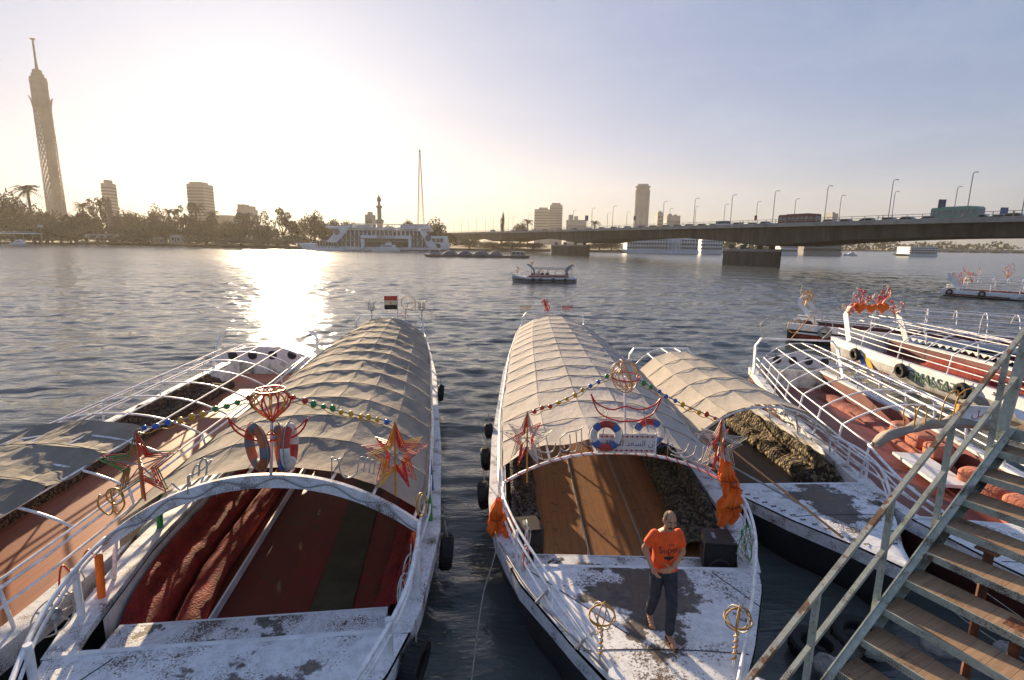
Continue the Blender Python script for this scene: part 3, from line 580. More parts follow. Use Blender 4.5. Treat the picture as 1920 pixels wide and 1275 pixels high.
bus('bus','dark red bus with a row of windows crossing the bridge',1498,4.5,mat('red_bus_paint',(.17,.035,.03),.4,.2,1),11.0,3.0)
bus('bus','pale green bus with large windows crossing the bridge',1794,4.5,mat('green_bus_paint',(.20,.36,.27),.4,.2,1),8.4,3.0)
def billboard(px,v,ptop,pbot,pw,label,m):
    s=bs(px,v); p=bp(s,v,0); Y=p.y; a=at(px,ptop,Y=Y); b=at(px,pbot,Y=Y); w=pw*Y/FPX
    t=thing('billboard',label,'billboard',(a.x,Y,BZ-.7)); MB().box((0,0,(a.z+b.z)/2-BZ+.7),(w,.25,a.z-b.z)).build('panel',m,t)
    for k in(-.3,.3): MB().tube([(k*w,.2,0),(k*w,.2,b.z-BZ+.9)],.08,6).build('post',M['grey'],t)
    MB().box((0,-.14,(a.z+b.z)/2-BZ+.7),(.1,.05,(a.z-b.z)*.98)).build('frame_rib',M['grey'],t)
M['panelblue']=mat('billboard_back',(.10,.13,.18),.6,.2,.5)
billboard(1767,26,374,391,14,'tall dark billboard standing behind the green bus',M['panelblue'])
billboard(1884,26,389,404,13,'square blue billboard right of the green bus',mat('billboard_blue',(.16,.22,.36),.6,.2,.5))
billboard(1100,1,404,414,6,'small dark billboard on the bridge right of the twin block',M['panelblue'])
billboard(1190,1,405,413,4,'small dark sign on the bridge left of the round skyscraper',M['panelblue'])
billboard(1417,27,404,413,5,'small dark red sign on the bridge right of the white minibus',CM['maroon'])
# ---------------------------------------------------------------- text helper
def textmesh(txt,size,mat_,name,parent,M4,depth=.004,align='CENTER'):
    cu=bpy.data.curves.new(name,'FONT'); cu.body=txt; cu.size=size; cu.align_x=align; cu.align_y='CENTER'; cu.extrude=depth
    t=bpy.data.objects.new('tmp',cu); COL.objects.link(t); bpy.context.view_layer.update()
    dg=bpy.context.evaluated_depsgraph_get(); me=bpy.data.meshes.new_from_object(t.evaluated_get(dg)); bpy.data.objects.remove(t)
    me.materials.clear(); me.materials.append(mat_); me.transform(M4); o=bpy.data.objects.new(name,me); COL.objects.link(o)
    if parent: o.parent=parent
    return o
FRONT=Matrix(((1,0,0,0),(0,0,-1,0),(0,1,0,0),(0,0,0,1)))     # text plane facing -Y
# ---------------------------------------------------------------- floating restaurant
Y0=300.0
def q2(x,y):
    p=at(240+x*.3229,320+y*.3229,Y=Y0); return p.x,p.z
fr=thing('floating_restaurant','large white three deck floating restaurant with portal entrance moored on the far bank','ship',(0,Y0,0))
def slab(x0,x1,y0,y1,d0,d1,name,m,par=None):
    ax,az=q2(x0,y0); bx,bz=q2(x1,y1); return MB().box(((ax+bx)/2,(d0+d1)/2,(az+bz)/2),(abs(bx-ax),d1-d0,abs(az-bz))).build(name,m,par or fr)
def shape(pts,d0,d1,name,m,par=None):
    return MB().prism([q2(*p) for p in pts],d0,d1,lambda x,y,z:(x,z,y)).build(name,m,par or fr)
M['ship']=mat('ship_white',(.72,.73,.75),.5,.15,.2)
shape([(985,420),(1095,424),(1095,440),(1850,448),(1850,466),(1030,466)],0,15,'hull',M['ship'])
slab(1060,1190,436,441,1,14,'bow_deck',M['ship']); slab(1085,1190,408,436,2,13,'bow_saloon',M['glass']); slab(1110,1190,383,405,3,12,'bow_saloon',M['glass'])
slab(1145,1750,326,340,.4,14,'roof_parapet',M['ship']); slab(1290,1740,306,311,1,13,'roof_canopy',M['ship'])
for x in range(1088,1190,17): slab(x,x+4,408,440,1.2,2,'window_post',M['ship'])
shape([(1015,461),(1850,459),(1850,470),(1020,470)],-.3,15,'hull_base',M['hull_dark'])
slab(1185,1745,345,450,1.6,14,'saloon_glass',M['glass'])
for y0,y1,x0,x1 in ((338,350,1200,1752),(379,387,1150,1760),(405,413,1095,1765),(441,449,1000,1850)): slab(x0,x1,y0,y1,-.2,14.6,'deck_slab',M['ship'])
for (y0,y1) in ((350,379),(387,405),(413,441)):
    k=MB()
    for i in range(23):
        x=1192+i*24.5
        if y0>380 and 1362<x<1640: continue
        ax,az=q2(x-3,y0); bx,bz=q2(x+3,y1); MB().box(((ax+bx)/2,.9,(az+bz)/2),(bx-ax,1.0,az-bz)).build('window_post',M['ship'],fr)
shape([(1240,318),(1300,318),(1215,418),(1150,418)],-.8,.4,'diagonal_brace',M['ship']); shape([(1690,345),(1722,345),(1800,449),(1748,449)],-.8,.4,'diagonal_brace',M['ship'])
slab(1355,1648,374,396,-1.6,1,'portal_beam',M['ship']); slab(1355,1376,396,450,-1.6,1,'portal_column',M['ship']); slab(1630,1648,396,450,-1.6,1,'portal_column',M['ship'])
for x in (1400,1430,1560,1590): slab(x,x+8,400,450,2.0,2.6,'entrance_column',M['amber'])
sx,sz=q2(1503,384); textmesh('NILE CITY',2.3,M['hull_dark'],'name_lettering',fr,Matrix.Translation((sx,-1.66,sz))@FRONT)
k=MB()
for i in range(18):
    x=1150+i*33; ax,az=q2(x,308+(i%3)*4); bx,bz=q2(x,338); k.tube([(ax,.5,az),(ax,.5,bz)],.12,5)
for y in (310,322):
    ax,az=q2(1140,y); bx,_=q2(1715,y); k.beam((ax,.5,az),(bx,.5,az),.15,.18)
k.build('roof_railing',M['ship'],fr)
slab(1290,1400,312,338,4,9,'roof_cabin',M['ship']); slab(1145,1240,320,338,4,9,'roof_cabin',M['ship'])
for i in range(5):
    ax,az=q2(1600+i*32,322); MB().lathe([(2.6,-.9),(1.6,.4),(.2,1.3)],8,(ax,3,az)).build('sunshade',M['ship'],fr)
shape([(1758,379),(1838,379),(1852,450),(1758,450)],0,14,'stern_block',M['ship'])
for x in (1765,1790,1812): slab(x,x+18,394,416,-.15,.5,'window',M['glass'])
for x in (1762,1776,1790,1803):
    ax,az=q2(x,437); MB().lathe([(1.3,-.12),(1.3,.2)],10,(ax,0,az),'Y').build('porthole',M['glass'],fr)
for x,y in ((1215,357),(1745,392)):
    ax,az=q2(x,y); MB().lathe([(1.7,-.95),(1.7,-.75)],12,(ax,0,az),'Y').build('round_emblem',M['panelblue'],fr)
# white motor yacht and awning launch in front
def motor_yacht(label,px0,px1,pbot,Y,flip=1,grp=None):
    a=at(px0,pbot,Y=Y); b=at(px1,pbot,Y=Y); L=b.x-a.x; h=L*.09
    t=thing('motor_yacht',label,'yacht',((a.x+b.x)/2,Y,0)); w=L*.12
    k=MB(); k.grid(2,9,lambda u,v:(lerp(-L/2,L/2,v),-w*(1-max(0,1-v*3)**2) if u<.5 else -w*.8*(1-max(0,1-v*3)**2),h*(1.5-v*.4) if u<.5 else -.3))
    k.grid(2,9,lambda u,v:(lerp(-L/2,L/2,v),w*(1-max(0,1-v*3)**2) if u<.5 else w*.8*(1-max(0,1-v*3)**2),h*(1.5-v*.4) if u<.5 else -.3))
    k.grid(2,9,lambda u,v:(lerp(-L/2,L/2,v),(u-.5)*2*w*(1-max(0,1-v*3)**2),h*(1.5-v*.4)-.05)); k.build('hull',M['ship'],t)
    MB().prism([(-L*.22,h*1.1),(-L*.10,h*2.4),(L*.34,h*2.4),(L*.36,h*1.0)],-w*.75,w*.75,lambda x,y,z:(x,z,y)).build('cabin',M['ship'],t)
    MB().box((L*.08,0,h*1.95),(L*.34,w*1.54,h*.4)).build('cabin_window',M['glass'],t)
    MB().prism([(-L*.02,h*2.42),(L*.05,h*3.4),(L*.2,h*3.4),(L*.22,h*2.42)],-w*.5,w*.5,lambda x,y,z:(x,z,y)).build('flybridge',M['ship'],t)
    MB().tube([(L*.12,0,h*3.3),(L*.14,0,h*4.4)],.08,5).build('antenna',M['grey'],t)
    t.rotation_euler=(0,0,0 if flip>0 else PI); return t
motor_yacht('white motor yacht passing in front of the portal of the floating restaurant',697,749,471,284)
motor_yacht('small white motor boat tied beside the covered jetty',18,50,458,312)
motor_yacht('tiny white boat under the bridge between buff ship and tri deck ferry',1582,1606,475,330)
a=at(592,470,Y=285); b=at(648,470,Y=285); L=b.x-a.x
t=thing('awning_launch','flat awning covered launch moored under the bow of the floating restaurant','boat',((a.x+b.x)/2,285,0))
MB().prism([(-L/2,-.3),(-L*.58,1.2),(L*.5,1.0),(L*.48,-.3)],-2,2,lambda x,y,z:(x,z,y)).build('hull',M['white'],t); MB().box((0,0,4.0),(L*.92,4.2,.25)).build('awning',M['wood'],t)
k=MB()
for i in range(9):
    for y in(-1.8,1.8): k.tube([(lerp(-.44,.44,i/8)*L,y,1),(lerp(-.44,.44,i/8)*L,y,3.9)],.09,5)
k.build('awning_post',M['wood'],t)
# coal barge
a=at(797,482,Y=197); b=at(995,484,Y=196); L=b.x-a.x; bg=thing('cargo_barge','long low dark barge loaded with grey covered heaps crossing the river','barge',((a.x+b.x)/2,197,0))
MB().prism([(-L/2,1.0),(-L*.47,-.4),(L*.47,-.4),(L/2,1.1),(L*.44,.8),(-L*.42,.8)],-3.2,3.2,lambda x,y,z:(x,z,y)).build('hull',M['hull_dark'],bg)
M['heap']=mat('grey_tarpaulin_heap',(.085,.10,.125),.8,.3,.5,bump=.5)
random.seed(2)
for i,(c,w_) in enumerate(((-.26,.13),(-.12,.13),(.03,.15),(.17,.12))):
    MB().grid(15,9,lambda u,v:(c*L+(u-.5)*w_*L*1.15,(v-.5)*5.6,.7+1.75*(math.sin(PI*u)**.7)*(math.sin(PI*v)**.6)*rnd(.9,1.05))).build('cargo_heap',M['heap'],bg,True)
MB().box((-L*.40,0,1.7),(L*.09,3.6,1.9)).build('wheelhouse',M['grey'],bg); MB().box((-L*.40,-1.85,2.1),(L*.07,.1,.6)).build('wheelhouse_window',M['glass'],bg)
MB().box((L*.38,0,1.5),(L*.13,4.2,1.6)).build('stern_house',M['grey'],bg)
for k_ in range(3): MB().box((lerp(L*.34,L*.42,k_/2),-2.15,1.7),(1.1,.1,.6)).build('stern_window',M['glass'],bg)
k=MB(); 
for x in (-.46,.30,.46): k.tube([(x*L,0,.8),(x*L,0,3.6)],.08,5)
k.build('pole',M['grey'],bg)
# ---------------------------------------------------------------- river cruise ships beyond the bridge
def cruise_ship(label,px0,px1,pbot,ptop,Y,rows,nw,m,bow=False,portico=None,group=None):
    a=at(px0,pbot,Y=Y); b=at(px1,ptop,Y=Y); L=b.x-a.x; H_=b.z; t=thing('cruise_ship',label,'ship',((a.x+b.x)/2,Y,0))
    MB().prism([(-L/2+(0 if not bow else 2),-.5),(-L/2-(3 if bow else 0),H_*.22),(L/2,H_*.22),(L/2,-.5)],0,13,lambda x,y,z:(x,z,y)).build('hull',m,t)
    MB().box((.5,7.2,H_*.6),(L*.97,12,H_*.76)).build('superstructure',m,t)
    for r in range(rows):
        z=H_*(.22+.74*(r+.55)/rows); hh=H_*.74/rows*.52
        k=MB()
        for i in range(nw):
            x=lerp(-.46,.47,i/(nw-1))*L
            if portico and abs(x/L-portico)<.05: continue
            w=L*.93/nw*.62; MB().prism([(x-w/2,z-hh/2),(x+w/2,z-hh/2),(x+w/2,z+hh*.25),(x+w*.25,z+hh/2),(x-w*.25,z+hh/2),(x-w/2,z+hh*.25)],.95,1.35,lambda X,Yy,Z:(X,Z,Yy)).build('window',M['glass'],t)
        MB().box((0,.7,H_*(.22+.74*r/rows)),(L*.99,2.0,H_*.025)).build('deck_slab',m,t)
    k=MB()
    for i in range(10): x=lerp(-.45,.45,i/9)*L; k.tube([(x,1,.97*H_),(x,1,H_*1.06)],.1,4)
    k.beam((-.46*L,1,H_*1.06),(.46*L,1,H_*1.06),.12,.12); k.build('roof_railing',m,t)
    if portico:
        for i in range(4): MB().lathe([(.5,H_*.25),(.42,H_*.92)],10,(portico*L+(i-1.5)*2.2,.4,0)).build('portico_column',m,t)
    return t
cruise_ship('white river cruise ship with pale columns amidships seen under the bridge',1172,1312,477,447,322,3,26,M['ship'],True,.16)
cruise_ship('white river cruise ship astern of the columned one just left of the near pier',1314,1356,475,449,330,3,9,M['ship'])
cruise_ship('white multi deck ship just right of the near pier',1463,1498,476,459,318,2,10,M['ship'],True)
cruise_ship('boxy buff ship with a tall window grid right of the near pier',1506,1581,476,455,326,2,18,M['facade2'])
cruise_ship('white tri deck ferry beside the far shore at the end of the under bridge view',1706,1761,477,463,345,3,12,M['ship'],True)
# far shore woods and distant bridge
random.seed(8)
M['farwood']=leafmat('far_wood',(.07,.08,.05)); fw=MB()
for i in range(2600):
    u=random.random(); x=lerp(150,700,u); y=interp([(150,380),(230,478),(330,628),(520,708),(700,735)],x)+rnd(4,26); h=9*(.55+.45*math.sin(x*.11)*math.sin(x*.043+1))+5
    c=Vector((x,y,1+h*rnd(0,1)**.8)); s=rnd(1.0,2.2); e1=Vector((rnd(-1,1),rnd(-1,1),rnd(-1,1))).normalized()*s; e2=e1.cross(Vector((rnd(-1,1),rnd(-1,1),rnd(-1,1)))).normalized()*s
    fw.add([c+e1,c+e2,c-e1,c-e2],[(0,1,2,3)])
tag(fw.build('far_wood',M['farwood']),kind='stuff')
db=thing('distant_bridge','low pale arched bridge far off under the road bridge','bridge')
pa,pb=at(1752,470,Y=640),at(1960,468,Y=640); k=MB(); 
for i in range(6):
    x0=lerp(pa.x,pb.x,i/5.0)-20; x1=x0+(pb.x-pa.x)/5; zt=pa.z+2
    poly=[(x0,zt),(x1,zt)]+[(lerp(x1-1.5,x0+1.5,j/10),zt-1.6-3.2*(abs(j/5-1)**2)) for j in range(11)]
    k.prism(poly,640,655,lambda x,y,z:(x,z,y))
k.build('arch_span',M['concrete_lt'],db)
for i in range(6): MB().box((lerp(pa.x,pb.x,i/5.0)-20,647,(pa.z-3)/2),(4,14,pa.z-1)).build('pier',M['concrete_lt'],db)
# ---------------------------------------------------------------- moored excursion boats
def fabric(name,c1,c2,scale=.8,trans=.22,bump=.35):
    m=mat(name,c1,.9,.3,scale,col2=c2,bump=bump,bscale=9,stretch=(1,.5,1)); nt=m.node_tree; N=nt.nodes.new; L=nt.links.new
    b=nt.nodes['Principled BSDF']; tr=N('ShaderNodeBsdfTranslucent'); src=b.inputs['Base Color'].links[0].from_socket; L(src,tr.inputs[0]); mx=N('ShaderNodeMixShader'); mx.inputs[0].default_value=trans
    L(b.outputs[0],mx.inputs[1]); L(tr.outputs[0],mx.inputs[2]); L(mx.outputs[0],nt.nodes['Material Output'].inputs[0]); return m
class Boat:
    def __init__(s,name,label,tip,yaw,L,hw,zg=None,cat='boat'):
        s.root=thing(name,label,cat,(tip[0],tip[1],0),yaw); s.L=L; s.hw=hw; s.zg=zg or [(0,1.15),(4,1.03),(L*.6,1.0),(L,1.1)]
        s.tip=Vector((tip[0],tip[1],0)); s.yaw=yaw
    def w(s,y): return interp(s.hw,y)
    def z(s,y): return interp(s.zg,y)
    def place(s,o,loc=(0,0,0),rz=0):
        o.location=s.tip+Matrix.Rotation(s.yaw,3,'Z')@Vector(loc); o.rotation_euler=(0,0,s.yaw+rz); return o
    def ys(s,a,b,n): return [lerp(a,b,i/(n-1)) for i in range(n)]
    def hull(s,strake,lower,n=40,band=.24,rimw=.34,rim=None,rubber=None):
        r=s.root; Y=s.ys(0,s.L,n)
        for nm,m,f in (('lower_hull',lower,[(1.0,-band,0),(.97,-.55,0),(.86,None,.05),(.55,None,-.5),(0,None,-.7)]),('sheer_strake',strake,[(1.0,-.005,.012),(1.0,-band,.012)])):
            for sg in(-1,1):
                mb=MB(); k=len(f)
                def fn(u,v):
                    y=lerp(0,s.L,v); a=f[round(u*(k-1))]; z=s.z(y)+a[1] if a[1] is not None else a[2]; x=sg*(s.w(y)*a[0]+(a[2] if a[1] is not None else 0))
                    if a[1] is None and y<1.5: x*=.5+.33*y
                    return (x,y+(.18*(s.z(y)-z) if y<3 else 0),z)
                mb.grid(k,n,fn,flip=sg>0); mb.build(nm,m,r,True,angle=40)
        # transom
        w,z=s.w(s.L),s.z(s.L); MB().prism([(-w,z),(-w*.97,z-.55),(-w*.86,.05),(-w*.5,-.5),(w*.5,-.5),(w*.86,.05),(w*.97,z-.55),(w,z)],s.L-.02,s.L+.03,lambda x,y,q:(x,q,y)).build('transom',strake,r)
        for sg in(-1,1):
            mb=MB(); a=s.beam0
            mb.grid(4,n,lambda u,v:(sg*(s.w(lerp(a,s.L,v))+.02-[0,0,rimw,rimw][round(u*3)]),lerp(a,s.L,v),s.z(lerp(a,s.L,v))+[-.06,.03,.03,-.06][round(u*3)])); mb.build('side_deck',rim or strake,r)
    def coaming(s,m,y0,y1,zf,off=.34,n=24):
        for sg in(-1,1):
            MB().grid(2,n,lambda u,v:(sg*(s.w(lerp(y0,y1,v))-off-.02),lerp(y0,y1,v),lerp(s.z(lerp(y0,y1,v))-.03,zf-.05,u))).build('inner_side',m,s.root)
    def foredeck(s,m,y1,camber=.05,dz=.0,n=24):
        s.beam0=y1
        MB().grid(13,n,lambda u,v:((u-.5)*2*(s.w(y1*v)-.01),y1*v,s.z(y1*v)+.02+dz+camber*(1-(2*u-1)**2))).build('foredeck',m,s.root,True)
    def beam(s,m,y0,y1,dz,m2=None):
        w=s.w(y0)-.36; z=s.z(y0)
        MB().box((0,y0+.03,z-.10),(2*w+.5,.06,.34)).build('deck_edge_beam',s.white,s.root)
        MB().box((0,(y0+y1)/2+.05,z-dz-.03),(2*w,y1-y0,.06)).build('step_board',m2 or m,s.root)
        MB().box((0,y1+.06,z-dz-.25),(2*w,.04,.5)).build('step_riser',s.white,s.root)
    def floor(s,m,y0,y1,zf,n=16,off=.36):
        MB().grid(2,n,lambda u,v:((u-.5)*2*(s.w(lerp(y0,y1,v))-off),lerp(y0,y1,v),zf)).build('cabin_floor',m,s.root)
    def roofz(s,u,y): return s.edge+(s.apex-s.edge)*(1-abs(u)**2.3)
    def roofw(s,y): return min(s.rw,s.w(y)-.22) if s.rw else s.w(y)-.25
    def frame(s,y0,y1,nh,ns,apex,edge,r=.028,rw=None,m=None,posts=True,stringers=True,prange=None,pz=None):
        s.apex,s.edge,s.rw=apex,edge,rw; m=m or s.tubem
        H=s.ys(y0,y1,nh); s.hoops=H
        for y in H:
            k=MB(); k.tube([(s.roofw(y)*u,y,s.roofz(u,y)) for u in [lerp(-1,1,i/14) for i in range(15)]],r,6); k.build('hoop',m,s.root,True)
        if stringers:
            for j in range(ns+1):
                u=lerp(-1,1,j/ns); MB().tube([(s.roofw(y)*u,y,s.roofz(u,y)+.012) for y in s.ys(y0,y1,18)],r*.85,5).build('stringer',m,s.root,True)
        if posts:
            for y in (prange or H[::2] if nh>10 else H):
                for sg in(-1,1):
                    MB().tube([(sg*(s.w(y)-.14),y,s.z(y)),(sg*s.roofw(y),y,s.edge)],r*1.1,7).build('post',m,s.root,True)
    def rails(s,y0,y1,zs,r=.022,m=None,off=.15,sides=(-1,1),n=20):
        for sg in sides:
            for dz in zs: MB().tube([(sg*(s.w(y)-off-.05*dz),y,s.z(y)+dz) for y in s.ys(y0,y1,n)],r,6).build('side_rail',m or s.tubem,s.root,True)
    def canopy(s,m,y0,y1,nh,ns,sag=.06,u0=-1,u1=1,skirt=.0,seed=1,wr=.012,lift=.10,ruffle=0,skl=None):
        random.seed(seed); sags=[[rnd(.25,1.7) for _ in range(ns+2)] for _ in range(nh+2)]; NU,NV=ns*8+1,nh*8+1
        ph=[rnd(0,6) for _ in range(6)]
        def fn(a,b):
            u=lerp(u0,u1,a); y=lerp(y0,y1,b); cu=(u+1)/2*ns; cv=b*nh; iu,iv=min(int(cu),ns-1),min(int(cv),nh-1); fu,fv=cu-iu,cv-iv
            ua,ub=lerp(-1,1,iu/ns),lerp(-1,1,(iu+1)/ns); W=s.roofw(y)+.02
            x=W*lerp(ua,ub,fu); z=lerp(s.roofz(ua,y),s.roofz(ub,y),fu)+lift
            q_=lerp(sags[iv][iu],sags[iv][min(iu+1,ns)],fu); g=q_*sag*max(0,math.sin(PI*fv))**.8*(.80+.20*math.sin(PI*fu)); z-=g
            z+=wr*(math.sin(x*9+y*3.1+ph[0])*math.sin(y*7+ph[1])+.6*math.sin(x*17-y*6+ph[2]))*(max(0,math.sin(PI*fv))**.5)
            if ruffle and b<.12: z+=ruffle*(1-b/.12)*math.sin(x*5+ph[3])*.6; y+=ruffle*2*(1-b/.12)*math.sin(x*3.1+ph[4])
            return (x,y,z)
        mb=MB(); mb.grid(NU,NV,fn)
        if skirt:
            for sg in(-1,1): mb.grid(2,NV,lambda a,b:(sg*(s.roofw(lerp(y0,y1,b))+.025+a*.02),lerp(y0,y1,b),s.edge+lift-a*(skl if (skl and sg<0) else skirt)*(1+.2*math.sin(b*40))))
        o=mb.build('canopy',m,s.root,True,angle=5.5)
        for j in range(1,nh):
            y=lerp(y0,y1,j/nh); MB().tube([(s.roofw(y)*u,y+.012*math.sin(u*13+j),s.roofz(u,y)+lift+.004) for u in [lerp(u0,u1,i/(ns*2)) for i in range(ns*2+1)]],.009,5).build('hoop_seam_shade',s.seam,o)  # dark seam tube doubles as the shadow line painted at each hoop fold
        for j in range(1,ns):
            u=lerp(-1,1,j/ns)
            if u0<u<u1: MB().tube([(s.roofw(y)*u,y,s.roofz(u,y)+lift+.002-(.0 if i%2==0 else sag*.5)) for i,y in enumerate([lerp(y0,y1,i/(nh*2)) for i in range(nh*2+1)])],.005,4).build('lengthwise_seam',s.seam,o)
        return o
    def bench(s,sg,y0,y1,m,mb_,zf,wd=.55,h=.42,back=True,off=.38,n=14):
        def X(y,d): return sg*(s.w(y)-off-d)
        k=MB(); k.grid(3,n,lambda u,v:(X(lerp(y0,y1,v),[0,wd,wd][round(u*2)]),lerp(y0,y1,v),[zf+h,zf+h,zf][round(u*2)]))
        k.add([(X(y0,0),y0,zf),(X(y0,wd),y0,zf),(X(y0,wd),y0,zf+h),(X(y0,0),y0,zf+h)],[(0,1,2,3)]); k.build('bench',m,s.root)
    def sternframe(s,y,h,w,m,rake=.5,thick=.16,top=True,name='stern_arch'):
        z=s.z(y); k=MB()
        for sg in(-1,1):
            k.beam((sg*w,y-rake,z+.05),(sg*w*.93,y,z+h*.8),.05,thick*2.2,up=(0,1,0)); k.beam((sg*w*.93,y,z+h*.78),(sg*w*.80,y+.05,z+h),.05,thick*1.5,up=(0,1,0))
        k.beam((-w*.82,y+.05,z+h),(w*.82,y+.05,z+h),thick*.7,.06); return k.build(name,m,s.root)
    def sternboard(s,y,w,h,z,m,holes=5,hm=None):
        """arched board with round openings across the stern"""
        k=MB(); top=[(lerp(-w,w,i/16),z+h*(1-(2*i/16-1)**2)*.75+h*.25) for i in range(17)]
        k.prism([(-w,z)]+top+[(w,z)],y,y+.05,lambda a,b,c:(a,c,b)); o=k.build('stern_board',m,s.root)
        for i in range(holes):
            x=lerp(-.62,.62,i/(holes-1))*w; MB().lathe([(h*.27,-.02),(h*.27,.07)],18,(x,y,z+h*.45),'Y').build('round_opening',hm or M['hull_dark'],o)
    def bollard(s,x,y):
        z=s.z(y)+.06; MB().lathe([(.05,z),(.05,z+.16),(.09,z+.17),(.09,z+.2)],10,(x,y,0)).build('mooring_post',s.white,s.root)
    def cleat(s,x,y,rz=0):
        z=s.z(y)+.07; c,sn=math.cos(rz),math.sin(rz)
        MB().tube([(x-.11*c,y-.11*sn,z),(x-.11*c,y-.11*sn,z+.05),(x-.2*c,y-.2*sn,z+.07),(x+.2*c,y+.2*sn,z+.07),(x+.11*c,y+.11*sn,z+.05),(x+.11*c,y+.11*sn,z)],.018,6).build('cleat',M['steel'],s.root)
Boat.white=M['white']; Boat.tubem=M['tube']
SEAM_SHADE=mat('canvas_seam_shade',(.27,.24,.20),.9,.3,6); Boat.seam=SEAM_SHADE  # darker than the canvas, so the seams also draw fold shadows
F_TAN=fabric('tan_tarpaulin',(.50,.42,.33),(.25,.23,.205),.9)
F_BEI=fabric('beige_canvas',(.66,.60,.545),(.48,.44,.40),.7)
F_SAND=fabric('sand_canvas',(.66,.58,.48),(.52,.46,.385),.6)
F_GRN=fabric('grey_green_tarpaulin',(.33,.295,.24),(.20,.18,.15),.8,.1)
DECK=wornpaint('worn_white_deck',(.82,.83,.86),(.10,.085,.075),.36,1.3,(0.0,3.0,1.1),2.3)
DECK_A=wornpaint('stained_white_deck',(.82,.83,.86),(.16,.14,.13),.30,1.7,(.5,2.7,1.1),2.2)
DECK_C=wornpaint('flaking_white_deck',(.80,.82,.86),(.07,.065,.062),.36,1.5,(0.2,2.2,1.0),1.9)
STEP=wornpaint('flaked_step_paint',(.80,.81,.83),(.05,.04,.038),.40,3.0)
RIM=wornpaint('chipped_white_rim',(.82,.83,.86),(.2,.19,.18),.27,3.2)
# ---- B : the boat in the middle with the man on its foredeck
WOODF=planks('brown_plank_floor',(.34,.15,.055),(.17,.075,.03),.16,wear=(.10,.06,.035),rough=.45)
bB=Boat('excursion_boat','white boat with long beige canopy and brown plank floor, man on its foredeck',(1.9,3.75),R(-.6),24.7,[(0,.06),(.5,.36),(1.4,.78),(2.0,1.15),(3.2,1.78),(4.3,2.14),(5.4,2.34),(9,2.46),(16,2.38),(21,2.12),(24.7,1.75)])
bB.foredeck(DECK,3.55); bB.hull(RIM,M['hull_dark']); bB.beam(DECK,3.55,4.15,.16,STEP)
bB.coaming(M['white_dirty'],4.15,24.3,.42); bB.floor(WOODF,4.1,24.3,.42)
bB.frame(5.25,22.6,15,5,2.27,1.66,prange=None); bB.rails(5.2,24.2,(.32,.60))
bB.canopy(F_BEI,5.75,22.3,14,5,.026,seed=3,skirt=.12,ruffle=.05,wr=.006)
bB.sternframe(23.9,1.25,1.72,M['tube'],.25,.05)
for x in (-.5,.55):
    MB().tube([(x,4.2,.435),(x,24,.435)],.022,5).build('floor_batten',M['steel'],bB.root)
# ---- A : the boat on the left with red floor
REDF=planks('red_painted_floor',(.185,.014,.013),(.085,.009,.009),.5,wear=(.05,.03,.027),rough=.5,gap=.008)
bA=Boat('excursion_boat','white boat with checked tan canopy and dark red floor',(-2.93,2.1),R(7.1),22.9,[(0,.15),(1.0,.95),(2,1.5),(3,1.95),(3.9,2.22),(6.1,2.48),(10,2.45),(17,2.2),(22.9,1.7)])
bA.foredeck(DECK_A,3.6); bA.hull(RIM,M['hull_dark']); bA.beam(DECK_A,3.6,4.35,.2,wornpaint('grubby_step',(.80,.81,.84),(.13,.12,.11),.42,2.2))
bA.coaming(M['white_dirty'],4.35,22.4,.42); bA.floor(REDF,4.3,22.4,.42)
MB().box((.85,13.2,.44),(.62,17.8,.02)).build('green_floor_strip',mat('green_floor_paint',(.048,.048,.026),.6,.5,2),bA.root)
bA.frame(5.15,21.4,14,7,2.55,1.78); bA.rails(5.2,22.2,(.35,.66))
bA.canopy(F_TAN,5.3,20.9,13,7,.05,seed=7,skirt=.10,wr=.009,skl=.42)
bA.sternframe(22.3,1.45,1.62,M['tube'],.45,.08)
# white arched fascia board at the front of the canopy
k=MB()
def fasc(u,v):
    t=lerp(-1,1,u); W=bA.roofw(5.1)+.12; q=round(v*4); dy=(5.0,5.0,5.08,5.08,5.0)[q]; dz=(.09,-.11,-.11,.09,.09)[q]
    return (W*t,dy,bA.edge-.12+(bA.apex-bA.edge+.12)*(1-abs(t)**2.1)+dz+.02)
k.grid(33,5,fasc); k.build('arched_fascia',RIM,bA.root)
k=MB(); k.tube([Vector(fasc((i+.5)/90,.25))+Vector((0,-.012,.10+.055*math.sin(i*.42))) for i in range(90)],.011,5); k.build('draped_cable',M['steel'],bA.root)
# ---- A0 : open framed boat on the far left
PINKF=planks('faded_orange_floor',(.40,.115,.05),(.25,.07,.035),.2,wear=(.28,.10,.055),rough=.6)
b0=Boat('excursion_boat','open framed boat with faded orange floor and grey tarpaulin over its front hoops',(-7.75,.2),R(5.0),21.5,[(0,.2),(2,1.4),(4,1.95),(6,2.1),(14,2.1),(21.5,1.9)])
b0.foredeck(DECK_A,2.2); b0.hull(RIM,M['hull_dark'],band=.3); b0.coaming(M['white_dirty'],2.2,21,.5); b0.floor(PINKF,2.2,21,.5)
b0.frame(3.0,18.6,13,5,2.2,1.70,r=.022); b0.rails(2.4,20.4,(.38,.62))
b0.canopy(F_GRN,2.2,10.0,6,4,.10,u0=-1,u1=.62,seed=5,wr=.02,lift=.14)
b0.sternframe(20.2,1.35,1.95,M['white'],.55,.14); b0.sternboard(19.4,1.75,.62,1.35,M['white'],4)
